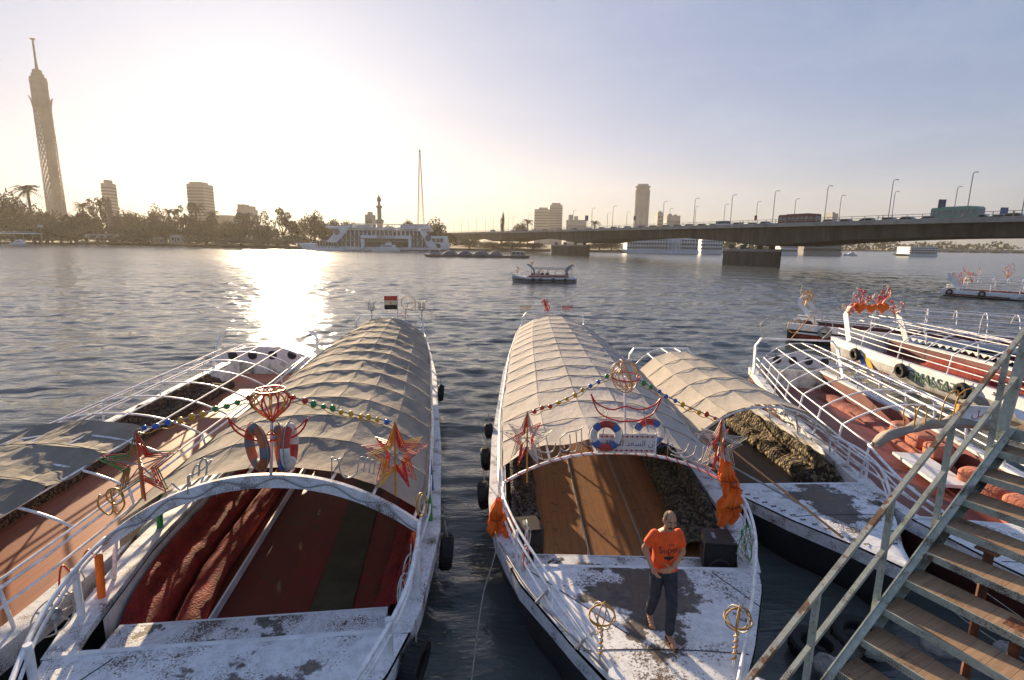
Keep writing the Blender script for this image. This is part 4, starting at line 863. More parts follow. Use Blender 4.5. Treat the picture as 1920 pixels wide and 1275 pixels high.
# ---- C : short canopied boat right of B
DARKF=planks('dark_brown_floor',(.075,.05,.035),(.04,.028,.02),.18,rough=.5)
bC=Boat('excursion_boat','white boat with short sand coloured canopy and flaking white foredeck',(6.35,7.5),R(3.0),12.8,[(0,.05),(.6,.34),(1.6,1.0),(2.6,1.5),(3.2,1.72),(5,1.9),(8,1.85),(12.8,1.35)],[(0,.98),(4,.92),(12.8,1.0)])
bC.foredeck(DECK_C,3.0); bC.hull(RIM,M['hull_dark'],rimw=.22); bC.beam(DECK_C,3.0,3.2,.1)
bC.coaming(M['white_dirty'],3.2,12.4,.35,.24); bC.floor(DARKF,3.1,12.4,.35)
bC.frame(4.6,11.6,6,5,2.2,1.5,r=.026); bC.rails(3.2,12.4,(.26,.48)); bC.canopy(F_SAND,4.55,10.6,5,5,.026,seed=11,skirt=.05,wr=.005)
bC.sternframe(12.3,1.05,1.3,M['tube'],.2,.05)
# ---- D : open framed boat with red floor and pink cushions
REDF2=planks('dull_red_floor',(.22,.055,.05),(.13,.03,.03),.3,wear=(.14,.08,.075),rough=.55)
bD=Boat('excursion_boat','open framed boat with dull red floor, pink cushions and rolled canvas at its hoop',(8.7,5.4),R(-9.0),15.6,[(0,.05),(1,.6),(2.2,1.2),(3.6,1.75),(5.5,2.0),(10,1.95),(15.6,1.45)],[(0,1.05),(4,.95),(15.6,1.05)])
bD.foredeck(DECK_A,3.5); bD.hull(RIM,mat('red_brown_hull',(.10,.022,.018),.5,.4,1.5),rimw=.25); bD.beam(DECK_A,3.5,3.75,.1)
bD.coaming(REDF2,3.7,15.2,.42,.26); bD.floor(REDF2,3.6,15.2,.42)
bD.frame(5.3,14.4,8,6,2.35,1.75,r=.024); bD.rails(3.8,15.2,(.28,.5)); bD.sternframe(14.9,1.35,1.6,M['white'],.5,.10); bD.sternboard(14.3,1.35,.55,1.45,M['white'],4)
# ---- E
bE=Boat('excursion_boat','white open framed boat with green lettering and red seats, stern towards the river',(19.1,7.5),R(.9),20.6,[(0,.1),(2,1.2),(4,1.8),(9,2.0),(16,1.95),(20.6,1.55)],[(0,1.25),(8,1.05),(20.6,1.15)])
bE.foredeck(DECK_A,3.2); bE.hull(M['white'],mat('stained_white_hull',(.60,.60,.60),.55,.6,1.1,bump=.2),rimw=.2,band=.35); bE.coaming(REDF2,3.4,20.2,.42,.26); bE.floor(REDF2,3.3,20.2,.42)
bE.frame(4.6,19.4,12,6,2.5,1.85,r=.026); bE.rails(3.6,20.3,(.3,.55)); bE.sternframe(19.9,1.75,1.5,M['white'],.7,.16)
# ---- F behind E
bF=Boat('excursion_boat','long white open framed boat with white stern screen moored behind the green lettered boat',(35.5,21.3),R(53),21.5,[(0,.1),(2,1.2),(4,1.8),(9,2.0),(16,1.95),(21.5,1.55)],[(0,1.25),(8,1.05),(21.5,1.15)])
bF.foredeck(DECK_A,3.2); bF.hull(M['white'],M['hull_dark'],rimw=.25,band=.35); bF.coaming(REDF2,3.4,21,.42,.26); bF.floor(REDF2,3.3,21,.42)
bF.frame(4.6,18.4,12,6,2.5,1.85,r=.026); bF.rails(3.6,21,(.3,.55)); bF.sternframe(21.0,1.6,1.4,M['white'],1.1,.12)
# ---- G, H
bG=Boat('excursion_boat','open framed boat with dark lettering farther out on the water near the picture edge',(67.5,52.5),R(42),19.5,[(0,.1),(2,1.2),(4,1.8),(9,2.0),(16,1.95),(19.5,1.55)],[(0,1.05),(8,.8),(19.5,.9)])
bG.foredeck(DECK_A,3.2); bG.hull(M['white'],M['white_dirty'],rimw=.25,band=.35); bG.coaming(REDF2,3.4,19,.42,.26); bG.floor(REDF2,3.3,19,.42)
bG.frame(4.6,17.4,11,6,2.5,1.85,r=.035); bG.rails(3.6,19,(.3,.55),r=.03); bG.sternframe(18.9,2.0,1.5,M['white'],1.2,.2)

# seams and hatch joints on the foredecks
JOINT=mat('deck_joint',(.05,.045,.04),.8,.3,4)
def seam(boat,a,b,w=.012):
    def p(q): return Vector((q[0],q[1],boat.z(q[1])+.023+.05*(1-min(1,abs(q[0]/max(.1,boat.w(q[1]))))**2)))
    P=[p((lerp(a[0],b[0],i/8),lerp(a[1],b[1],i/8))) for i in range(9)]; k=MB()
    for u,v in zip(P,P[1:]): k.beam(u,v,w,.006)
    k.build('deck_joint',JOINT,boat.root)
for bo,L_ in ((bB,(((-1.0,1.85),(1.0,1.85)),((1.15,3.5),(1.55,2.75)),((-1.6,3.45),(-.4,2.1)))),(bA,(((-1.5,2.35),(1.55,2.35)),((-1.3,3.5),(-1.75,2.7)),((.3,2.3),(.3,.6)))),(bC,(((-.9,1.7),(.95,1.7)),)),(bD,(((-1.1,2.2),(1.1,2.2)),((0,3.4),(0,.8))))):
    for a,b in L_: seam(bo,a,b)
for x0 in (-.55,.75): MB().box((x0,3.98,bA.z(4)-.198),(.012,.7,.012)).build('step_joint',JOINT,bA.root)
for x0 in (-.25,): MB().box((x0,3.86,bB.z(4)-.158),(.02,.56,.012)).build('step_joint',JOINT,bB.root)

for sg,n in ((-1,13),(1,11)):
    for i in range(n):
        y=lerp(.7,2.8,i/(n-1)); x=sg*(bC.w(y)-.16); z=bC.z(y)+.03+.05*(1-(x/bC.w(y))**2); k=MB(); a=math.atan2(.9,sg*.6)
        for j in(-1,1): k.prism([(x+j*.035,y-.03),(x+j*.012,y),(x+j*.035,y+.03),(x+j*.055,y)],z,z+.004)
        k.prism([(x-.012,y-.012),(x+.012,y-.012),(x+.012,y+.012),(x-.012,y+.012)],z,z+.004); k.build('painted_mark',JOINT,bC.root)

def hullband(boat,sg,z0,z1,m,y0,y1,name='painted_band',n=24):
    def fn(u,v):
        y=lerp(y0,y1,v); z=lerp(z0,z1,u); t=max(0,(z-.05)/(boat.z(y)-.6)); return (sg*(boat.w(y)*lerp(.86,.97,min(1,t))+.022),y,z)
    MB().grid(3,n,fn).build(name,m,boat.root,True)
BANDD=mat('dark_waterline_paint',(.045,.04,.038),.6,.5,2); BANDR=mat('dull_red_hull_paint',(.28,.045,.03),.55,.4,2); BANDB=mat('faded_blue_hull_paint',(.06,.12,.24),.55,.4,2)
for bo in (bE,bG): hullband(bo,-1,.02,.20,BANDD,.8,bo.L-.3)
hullband(bE,-1,.24,.46,BANDB,5.5,9.2); hullband(bE,-1,.22,.34,BANDR,15.8,20.0)
hullband(bF,-1,.30,.52,BANDR,2,21); hullband(bF,-1,.56,.66,M['white'],2,21); hullband(bG,-1,.24,.42,BANDR,13,19)
# ---------------------------------------------------------------- things on and around the boats
def onplane(px,py,p0,n):
    d=ray(px,py); o=Vector((0,0,CAMZ)); p0=Vector(p0); n=Vector(n); return o+d*((p0-o).dot(n)/d.dot(n))
nA=Matrix.Rotation(bA.yaw,3,'Z')@Vector((0,1,0)); pA=bA.tip+nA*5.0
def qA(px,py,d=0): return onplane(px,py,pA+nA*d,nA)
nB=Matrix.Rotation(bB.yaw,3,'Z')@Vector((0,1,0)); pB=bB.tip+nB*5.2
def qB(px,py,d=0): return onplane(px,py,pB+nB*d,nB)
def smooth(pts,n=6,closed=False):
    P=[Vector(p) for p in pts]; out=[]; k=len(P)
    for i in range(k if closed else k-1):
        a,b,c,d=(P[(i-1)%k] if closed or i>0 else P[0]),P[i],P[(i+1)%k],(P[(i+2)%k] if closed or i<k-2 else P[-1])
        for j in range(n):
            t=j/n; out.append(.5*((2*b)+(c-a)*t+(2*a-5*b+4*c-d)*t*t+(3*b-a-3*c+d)*t**3))
    if not closed: out.append(P[-1])
    return out
def star(label,c,Rr,cols,foot,turns=(0,.75,-.75),rz=0,group=None,tilt=0):
    t=thing('star_light',label,'star light',foot,rz); c=Vector(c)-Vector(foot); c=Matrix.Rotation(-rz,3,'Z')@c
    for j,(a,m) in enumerate(zip(turns,cols)):
        k=MB()
        for q in (1,.84,.68):
            pts=[]
            for i in range(10):
                b=PI/2+i*PI/5; r=Rr*q*(1 if i%2==0 else .42); pts.append(c+Vector((r*math.cos(b)*math.cos(a),r*math.cos(b)*math.sin(a),r*math.sin(b))))
            k.tube(pts,.013 if q==1 else .010,5,True)
        k.build('star_outline',M[m],t)
    MB().tube([(0,0,0),(c.x,c.y,c.z+Rr*.95)],.017,6).build('pole',M['amber'],t)
    k=MB()
    for a in turns:
        for i in range(5): b=PI/2+i*2*PI/5; k.tube([c,c+Vector((Rr*.8*math.cos(b)*math.cos(a),Rr*.8*math.cos(b)*math.sin(a),Rr*.8*math.sin(b)))],.006,4)
    k.build('star_spoke',M['steel'],t)
    return t
def life_ring(label,c,Rr,ma,mb_,rot,cat='life ring'):
    t=thing('life_ring',label,cat,c); Mx=rot
    def seg(a0,a1,m,nm,r=1.0):
        k=MB(); n,kk=8,12
        vs=lambda u,v:(lambda a,b:Mx@Vector(((Rr+.29*Rr*r*math.cos(b))*math.cos(a),(Rr+.29*Rr*r*math.cos(b))*math.sin(a),.24*Rr*r*math.sin(b))))(lerp(a0,a1,v),2*PI*u)
        k.grid(kk,n+1,vs,wrap_u=True); return k.build(nm,m,t,True)
    for i in range(4): a=i*PI/2+PI/4; seg(a-.52,a+.52,ma if i%2==0 else mb_[0],'ring_segment'); seg(a+.52,a+PI/2-.52,mb_[1],'stripe_band',1.04)
    k=MB(); 
    for i in range(4):
        a=i*PI/2; k.tube([Mx@Vector(((Rr*1.33+.05*Rr*math.sin(PI*j/6))*math.cos(a+j/6*PI/2),(Rr*1.33+.05*Rr*math.sin(PI*j/6))*math.sin(a+j/6*PI/2),0)) for j in range(7)],.008,5)
    k.build('grab_line',M['rope'],t); return t
def garland(label,pts,n,cols,sag=.1,off=0):
    a=Vector(pts[0]); b=Vector(pts[-1]); t=thing('bulb_garland',label,'garland',a); P=[(a.lerp(b,i/(n*2))-a)-Vector((0,0,sag*math.sin(PI*i/(n*2)))) for i in range(n*2+1)]
    MB().tube(P,.012,6).build('cable',M['grey'],t)
    for i in range(n):
        p=P[i*2+1]+Vector((rnd(-.012,.012),rnd(-.02,.02),rnd(-.018,.012))); m=M[cols[min(len(cols)-1,i*len(cols)//n)]]
        q_=rnd(.034,.046); MB().ball(p,q_,q_,q_*rnd(.9,1.25),10,8).build('bulb',m,t,True)
    MB().tube([p-Vector((0,0,.03+.05*abs(math.sin(i*.9)))) for i,p in enumerate(P)],.007,5).build('yellow_wire',M['yellow'],t); return t
def tyre(label,p,axis,Rr=.3,hang=.5,m='black'):
    t=thing('tyre_fender',label,'tyre',p); prof=[(Rr*.58,-.07),(Rr*.62,-.10),(Rr*.9,-.105),(Rr,-.075),(Rr*1.01,0),(Rr,.075),(Rr*.9,.105),(Rr*.62,.10),(Rr*.58,.07),(Rr*.64,0)]
    prof=prof+[prof[0]]
    k=MB(); k.lathe(prof,26,(0,0,0),'X',cap=False); o=k.build('tyre_body',M[m],t,True,angle=35); o.rotation_euler=axis
    k=MB()
    for i in range(22):
        a=2*PI*i/22; k.box((0,Rr*1.01*math.cos(a),Rr*1.01*math.sin(a)),(.13,.02,.03),rx=a)
    tr=k.build('tread',M[m],o)
    MB().tube([(0,0,Rr*.6),(.02,0,Rr),(-.02*(1 if axis[2]>=0 else -1),0,Rr+hang)],.012,5).build('rope',M['rope'],t); return t
def scroll(name,label,cat,parts,loc=(0,0,0),rz=0,group=None):
    t=thing(name,label,cat,loc,rz,group)
    for nm,m,r,lst in parts:
        k=MB()
        for pts in lst: k.tube(pts,r,6)
        k.build(nm,m if not isinstance(m,str) else M[m],t,True)
    return t
def rel(t0,lst): return [[Vector(p)-Vector(t0) for p in l] for l in lst]
def circ(c,r,n=18,ax=(1,0,0),ay=(0,0,1),a0=0,a1=2*PI): c=Vector(c); return [c+Vector(ax)*(r*math.cos(lerp(a0,a1,i/n)))+Vector(ay)*(r*math.sin(lerp(a0,a1,i/n))) for i in range(n+1)]
# ---- stars
f=qB(988,905); star('white and red star light on the pole left of the sign, middle boat',qB(988,822),.50,('clear','red','clear'),f,(.15,1.0,-.8))
f=qB(1350,895); star('white and red star light above the orange life vests, middle boat',qB(1350,832),.48,('clear','red','clear'),f,(-.15,.9,-1.1))
f=qA(268,935); star('red and green star light at the outer end of the white arch',qA(263,872),.50,('red','green','red'),f,(.1,.35,-.9))
f=qA(742,930); star('red and orange star light on the dark side of the checked canopy',qA(742,853),.50,('red','yellow','red'),f,(.1,.8,-.7))
# ---- B ornaments
c=qB(1172,706); f=qB(1172,852); cc=c-f
rings=[]
for i in range(9):
    a=i*.42; rings.append(circ(cc+Vector((0,.03*math.sin(i),.05*math.cos(i*1.7))),.22+.05*math.sin(i*2.1),20,(math.cos(a),math.sin(a),0),(-.35*math.sin(a),.35*math.cos(a),1)))
t=scroll('wire_ball_light','round ball of looped amber light tubes on a pole over the life rings','light ornament',[('loop','amber',.009,rings[:5]),('loop','clear',.008,rings[5:]),('pole','white',.02,[[(0,0,0),cc]]),('band','red',.012,[circ(cc,.25,20,(1,0,0),(0,1,.1))])],f)
cA=[(1108,738),(1122,772),(1150,787),(1172,790),(1198,788),(1225,775),(1240,746)]; cB=[(1108,738),(1120,757),(1148,768),(1172,762),(1200,768),(1226,760),(1240,746)]
f=qB(1172,790); scroll('crescent_light','red crescent shaped tube light under the amber ball','light ornament',[('outer_arc','red',.014,rel(f,[smooth([qB(*p,-.05) for p in cA])])),('inner_arc','red',.014,rel(f,[smooth([qB(*p,-.05) for p in cB])])),('strut','steel',.008,rel(f,[[qB(1140,768,-.05),qB(1130,815,-.05)],[qB(1205,770,-.05),qB(1216,810,-.05)],[qB(1130,775,-.05),qB(1140,766,-.05)],[qB(1215,778,-.05),qB(1205,768,-.05)]]))],f)
M['ringwhite']=mat('ring_white',(.72,.70,.66),.6,.3,5); M['ringred']=mat('ring_red',(.50,.05,.035),.6,.3,5); M['ringblue']=mat('ring_blue',(.05,.13,.38),.6,.3,5); M['ringorange']=mat('ring_orange',(.52,.14,.05),.65,.4,5); M['ringgrey']=mat('ring_grey_band',(.17,.18,.21),.7,.3,5)
XZ=Matrix.Rotation(PI/2,3,'X')
life_ring('red and white life ring with blue bands hung before the Arabic sign',qB(1136,817,-.14),.215,M['ringred'],(M['ringwhite'],M['ringblue']),Matrix.Rotation(-.05,3,'Z')@XZ@Matrix.Rotation(.75,3,'Z'))
life_ring('red and white life ring half hidden behind the Arabic sign',qB(1216,812,.12),.215,M['ringred'],(M['ringwhite'],M['ringblue']),XZ@Matrix.Rotation(1.0,3,'Z'))
a,b=qB(1122,812,-.03),qB(1228,850,-.03); sw,sh=b.x-a.x,a.z-b.z; s0=(a+b)/2
t=thing('name_sign','white board with blue Arabic lettering and red flower border above the cabin opening','sign',s0)
MB().box((0,0,0),(sw,.03,sh)).build('panel',mat('sign_white',(.70,.68,.64),.6,.15,4),t)
for z in(sh*.36,-sh*.36):
    k=MB(); 
    for i in range(11): x=lerp(-.44,.44,i/10)*sw; k.prism([(x-.03,z),(x,z-.022),(x+.03,z),(x,z+.022)],-.02,-.016,lambda x,y,q:(x,q,y)); k.prism([(x+.04,z-.004),(x+.055,z-.012),(x+.06,z+.01)],-.02,-.016,lambda x,y,q:(x,q,y))
    k.build('flower_border',M['ringred'],t)
MB().box((sw/2,0,0),(.03,.04,sh*1.1)).build('frame_post',M['white'],t)
AR="ﺔﻫﺰﻨﻟاو ﺔﻠﺣﺮﻠﻟ ﺪﻌﺴﻟا شوﺪﻋو"
textmesh(AR,.145,mat('sign_blue_letters',(.04,.10,.25),.6,.1,3),'arabic_lettering',t,Matrix.Translation((0,-.0165,0))@FRONT,.001)
# wire letters beside the sign and on A
def wirescript(label,q,pts_list,m='clear',nm='wire_script'):
    f=q(*pts_list[0][-1]); return scroll(nm,label,'light ornament',[('letter_tube',m,.012,rel(f,[smooth([q(*p) for p in l]) for l in pts_list])),('bracket','steel',.008,rel(f,[[q(*pts_list[0][0]),q(pts_list[0][0][0],pts_list[0][0][1]+34)]]))],f)
wirescript('white bent tube lettering between the star light and the life ring',qB,[[(1050,822),(1062,812),(1085,806),(1094,800)],[(1068,814),(1069,838),(1060,846),(1050,840)],[(1080,808),(1081,842),(1070,848)],[(1090,804),(1091,846)],[(995,850),(1020,862),(1045,856),(1052,840)],[(1000,838),(1018,848),(1036,846),(1042,830)]])
wirescript('white bent tube lettering right of the Arabic sign',qB,[[(1252,822),(1256,842),(1270,850),(1285,846),(1292,832)],[(1262,846),(1280,858),(1300,852),(1306,836)],[(1285,858),(1305,866),(1316,858),(1320,838)],[(1308,868),(1326,872),(1332,850)],[(1258,852),(1340,880)]])
wirescript('white bent tube lettering at the outer half of the white arch',qA,[[(352,893),(368,888),(392,870),(396,862)],[(360,896),(364,878),(372,872),(374,888)],[(372,892),(376,866),(386,862),(388,886)],[(386,890),(390,864)],[(322,905),(338,918),(352,908),(356,890)]],'clear')
wirescript('pale tube lettering on the shaded half of the checked canopy',qA,[[(622,858),(634,862),(638,884),(650,896),(668,888),(672,868)],[(672,868),(676,858),(684,860),(682,884)],[(682,884),(686,862),(694,862),(692,886)],[(692,886),(696,864),(702,866),(700,888)],[(626,864),(640,860)]],'clear')
# garlands
garland('bulb garland from the left star light up to the amber ball, middle boat',[qB(995,774),qB(1146,702)],10,('red','red','yellow','yellow','yellow','blue','blue','green'),.05)
garland('bulb garland from the amber ball down to the star light by the life vests',[qB(1198,712),qB(1348,786)],10,('green','blue','blue','yellow','yellow','red','red'),.05)
garland('bulb garland from the red and green star light up to the red heart light',[qA(258,806),qA(478,742)],10,('blue','blue','yellow','yellow','green','green','red'),.04)
garland('bulb garland from the red heart light down to the red and orange star light',[qA(543,742),qA(735,790)],11,('red','green','green','yellow','yellow','yellow','blue'),.04)
# heart light on A
c=qA(508,758); f=qA(508,893); cc=c-f; H_=[]
for i in range(8):
    a=i*PI/8; s=.30-.018*(i%3); pts=[]
    for j in range(25):
        t_=2*PI*j/24; x=16*math.sin(t_)**3/17; z=(13*math.cos(t_)-5*math.cos(2*t_)-2*math.cos(3*t_)-math.cos(4*t_))/17
        pts.append(cc+Vector((x*s*math.cos(a),x*s*math.sin(a),z*s*.95)))
    H_.append(pts)
scroll('heart_light','heart shaped cluster of red and green light tubes on a pole above the white arch','light ornament',[('heart_loop','red',.012,H_[0::2]),('heart_loop','green',.010,H_[1:3]),('heart_loop','yellow',.010,H_[3:4]),('heart_loop','amber',.010,H_[5::2]),('top_ring','red',.012,[circ(cc+Vector((0,0,.21)),.2,20,(1,0,0),(0,1,0))]),('pole','white',.022,[[(0,0,0),cc+Vector((0,0,-.2))]])],f)
cA=[(427,782),(440,806),(462,820),(485,826),(508,826),(530,824),(552,818),(568,804),(577,784)]; cB=[(427,782),(444,800),(470,812),(490,816),(508,814),(528,814),(548,808),(563,798),(577,784)]
f=qA(508,826,-.04); scroll('crescent_light','red crescent tube light behind the worn life rings under the heart light','light ornament',[('outer_arc','red',.014,rel(f,[smooth([qA(*p,-.04) for p in cA])])),('inner_arc','red',.012,rel(f,[smooth([qA(*p,-.04) for p in cB])])),('strut','amber',.01,rel(f,[[qA(490,824,-.04),qA(508,806,-.04),qA(526,824,-.04)]]))],f)
life_ring('worn orange life ring with grey bands turned edge on left of the heart light pole',qA(482,838,-.12),.26,M['ringorange'],(M['ringorange'],M['ringgrey']),Matrix.Rotation(-.74,3,'Z')@XZ)
life_ring('faded orange and blue life ring just right of the heart light pole',qA(527,838,-.12),.26,M['ringorange'],(M['ringblue'],M['ringgrey']),Matrix.Rotation(-1.02,3,'Z')@XZ)
life_ring('maroon and white life ring turned edge on, outermost right of the heart light pole',qA(543,836,-.16),.255,M['ringred'],(M['ringwhite'],M['ringwhite']),Matrix.Rotation(-1.40,3,'Z')@XZ)
# ---- life vests
def vests(label,q,outline,loc,rz=0):
    t=thing('life_vests',label,'life vest',loc,rz)
    return t
def vest(label,px,py,q,h,w,lean=0,seed=1):
    random.seed(seed); c=q(px,py); t=thing('life_vest',label,'life vest',c); ph=rnd(0,6)
    def pan(sg,dy,nm,hh,x0,x1):
        k=MB()
        def fn(u,v,back):
            z=lerp(0,-hh,v)-.05*math.sin(PI*u)*v; wv=w*(.45+.75*min(1,v*1.8))*(1-.25*max(0,v-.8)*5); x=lerp(x0,x1,u)*wv+lean*v**1.3+.02*math.sin(v*11+ph)
            y=dy+(.028 if back else -.028)*(1-(2*u-1)**4)+.035*math.sin(u*9+v*5+ph)*v+.03*math.sin(v*12+ph)
            return (x,y,z)
        k.grid(11,16,lambda u,v:fn(u,v,0)); k.grid(11,16,lambda u,v:fn(u,v,1)); k.build(nm,M['orange'],t,True)
    pan(1,-.06,'front_panel',h,-.55,.05); pan(1,-.05,'front_panel',h*.94,.0,.6); pan(-1,.06,'back_panel',h*.86,-.5,.5)
    k=MB(); k.tube(smooth([(-w*.5+lean*.5,-.10,-h*.5),(lean*.5,-.13,-h*.53),(w*.55+lean*.5,-.10,-h*.5)],5),.010,5); k.tube([(lean*.5,-.13,-h*.53),(lean*.5+.05,-.14,-h*.78)],.008,5); k.build('tie_strap',mat('vest_strap',(.30,.05,.01),.7,.2,5),t); MB().tube([(0,0,0),(0,.05,.06)],.012,5).build('hanging_loop',M['rope'],t); return t
vest('orange life vest tied high on the post under the star light, middle boat',1360,866,lambda x,y:qB(x,y,-.25),.62,.24,.14,1)
vest('orange life vest hanging lower on the same post, above the black cabinet',1378,912,lambda x,y:qB(x,y,-.35),.66,.30,-.14,2)
vest('orange life vest hung over the rail at the dark tyre side of the middle boat',933,938,lambda x,y:qB(x,y,-.6),.60,.22,-.04,3)
vest('small orange life vest next to the one on the tyre side rail',949,960,lambda x,y:qB(x,y,-.7),.38,.14,.05,4)
# ---- speakers
def speaker(label,boat,x,y,z,sz,rz=0,tilt=0):
    t=thing('loudspeaker_cabinet',label,'loudspeaker'); boat.place(t,(x,y,z),rz); w,d,h=sz
    k=MB(); k.prism([(-w/2,-d/2),(w/2,-d/2),(w*.42,d/2),(-w*.42,d/2)],0,h); k.build('cabinet',M['blackplastic'],t)
    MB().box((0,-d/2-.012,h*.52),(w*.86,.02,h*.86)).build('grille',M['black'],t)
    MB().lathe([(w*.30,-.02),(w*.34,-.005),(w*.34,.01)],20,(0,-d/2-.02,h*.36),'Y').build('cone_ring',M['blackplastic'],t)
    for sg in(-1,1): MB().box((sg*w*.47,0,h*.72),(.03,d*.4,.07)).build('handle',M['black'],t)
    k=MB(); k.box((-w*.15,0,h+.006),(.05,.16,.012)); k.build('top_slot',M['grey'],t)
    return t
speaker('black loudspeaker cabinet beside the plank floor on the tyre side',bB,-1.62,4.62,.5,(.44,.46,.72),.2)
speaker('black loudspeaker cabinet at the flaked step under the orange vests',bB,1.42,4.05,.72,(.50,.46,.66),-.12)
# ---- bench upholstery
def cushion(name,label,cat,boat,sg,y0,y1,zf,wd,h,m,off=.45,lump=.05,seed=1,n=60,back=.0,folds=0):
    random.seed(seed); t=[rnd(0,6) for _ in range(8)]
    prof=[(0,0),(.02,h*.55),(.10,h*.95),(.35,h*1.02),(.72,h*.98),(.95,h*.72),(1.0,h*.35),(1.0,0)]
    if back: prof=[(0,0),(0,h+back),(.10,h+back*1.05),(.22,h+back*.85),(.30,h*1.05),(.6,h*1.03),(.88,h*.95),(1.0,h*.6),(1.0,0)]
    k=MB(); P=len(prof)
    def fn(u,v):
        y=lerp(y0,y1,v); d,z=prof[round(u*(P-1))]; q=math.sin(y*6+t[0]+u*3)*math.sin(y*2.3+t[1])+.6*math.sin(y*13+t[2]+u*7)
        e=min(1,min(v,1-v)*14)
        if folds: q+=folds*math.sin(y*5.5)
        return (sg*(boat.w(y)-off-d*wd-(lump*.6*q if .3<u<1 else 0)),y,zf+z*(.55+.45*e)+(lump*q*.8 if z>h*.4 else 0))
    k.grid(P,n,fn); o=k.build(name,m,None,True,angle=60); tag(o,label,cat); boat.place(o); return o
def plush(name,c1,c2,scale=6,bump=.8,bscale=30): return mat(name,c1,.85,.4,scale,col2=c2,bump=bump,bscale=bscale)
REDP=plush('red_plush',(.36,.022,.014),(.17,.010,.008),5)
cushion('bench_cushion','long dark red plush cushion along the hull side of the red floored boat','cushion',bA,-1,4.5,14,.46,.50,.27,REDP,.42,.020,2,back=.17)
cushion('floor_bolster','red plush bolster lying in front of the long red bench cushion','cushion',bA,-1,4.55,13.4,.45,.40,.17,REDP,1.02,.012,5)
MB().beam((-(bA.w(4.5)-.42-1.06),4.4,.50),(-(bA.w(14)-.42-1.06),14,.50),.03,.14).build('bench_board',M['white'],bA.root)
cushion('bench_cushion','dark red cushion along the open water side of the red floored boat','cushion',bA,1,4.6,16,.46,.40,.30,REDP,.42,.03,9,back=.25)
MOSS=tuftmat('mottled_grey_green_upholstery',[(.03,.032,.022),(.09,.09,.06),(.19,.18,.13)],17)
cushion('bench_cushion','thick mottled grey green bench upholstery on the vest side of the plank floor','cushion',bB,1,5.0,20,.44,.62,.38,MOSS,.42,.045,3,n=140,back=.28,folds=.3)
cushion('bench_cushion','dark mottled bench upholstery on the tyre side of the plank floor','cushion',bB,-1,5.4,20,.44,.55,.38,tuftmat('dark_mottled_upholstery',[(.02,.018,.02),(.07,.065,.065),(.15,.14,.14)],17),.42,.05,4,n=120,back=.28,folds=.5)
TUFT=tuftmat('tufted_dark_upholstery',[(.012,.010,.008),(.05,.035,.02),(.12,.085,.045),(.30,.235,.13)],13)
cushion('bench_cushion','thick dark brown tufted upholstery along the short canopied boat','cushion',bC,1,3.5,11.6,.25,.62,.36,TUFT,.36,.035,6,n=160,back=.34)
cushion('bench_cushion','dark tufted upholstery deep under the short sand canopy','cushion',bC,-1,5.2,11.6,.25,.45,.3,TUFT,.36,.05,7,n=80,back=.2)
LEO=tuftmat('leopard_cloth',[(.03,.02,.014),(.10,.06,.035),(.26,.15,.08)],22)
cushion('bench_cover','leopard patterned cloth over the far bench of the orange floored boat','cushion',b0,-1,8.5,19,.5,.62,.36,LEO,.4,.05,8,n=90,back=.32)
cushion('bench_cover','leopard patterned cloth along the near side of the orange floored boat','cushion',b0,1,2.6,9.0,.5,.28,.22,LEO,.42,.04,10,n=60)
def block(label,boat,x,y,z,w,d,h,m,rz=0,rx=0,name='seat_cushion',cat='cushion'):
    k=MB()
    def fn(u,v):
        a=2*PI*u; q=PI*(v-.5); c=lambda s:math.copysign(abs(math.cos(s))**.45,math.cos(s)); sn=lambda s:math.copysign(abs(math.sin(s))**.45,math.sin(s))
        return (w/2*c(q)*c(a),d/2*c(q)*sn(a),h/2*sn(q))
    k.grid(28,14,fn,wrap_u=True); o=k.build(name,m,None,True); tag(o,label,cat); boat.place(o,(x,y,z),rz); o.rotation_euler.x=rx; return o
PINK=plush('pink_patterned_cloth',(.60,.23,.14),(.40,.13,.085),10,.5,18)
PINK2=plush('dusty_red_cover',(.36,.12,.09),(.22,.06,.05),8,.5,16)
cushion('bench_cover','dusty red cover along the far bench of the red floored open boat','cushion',bD,1,7.4,14.2,.26,.6,.34,PINK2,.42,.02,11,n=70)
cushion('bench_cover','dusty red fringed cover on the front bench below the rolled canvas','cushion',bD,1,3.9,6.9,.26,.75,.36,PINK2,.42,.02,12,n=50)
for i,(y,lb) in enumerate(((7.9,'pink cushion nearest the rolled canvas on the open framed boat'),(8.7,'middle pink cushion of three on the open framed boat bench'),(9.5,'pink cushion farthest along the open framed boat bench'),(4.2,'pink cushion at the front end of the fringed bench'),(4.9,'second pink cushion on the fringed bench'),(5.6,'pink cushion in the middle of the fringed bench behind the rails'),(6.3,'pink cushion on the fringed bench under the rolled canvas'))):
    block(lb,bD,1.22 if i<3 else 1.12,y,.78,.52,.62,.40,PINK,.1*i,.1*(i%3-1))
for i,(x,y,lb) in enumerate(((.55,3.55,'pink cushion lying low by the white foredeck of the open framed boat'),(1.05,3.45,'pink cushion leaning at the outer corner of the white foredeck'))): block(lb,bD,x,y,1.05,.5,.5,.34,PINK,.4*i)
MB().box((.55,7.0,.62),(.75,1.9,.08)).build('white_table_top',M['white'],bD.root)
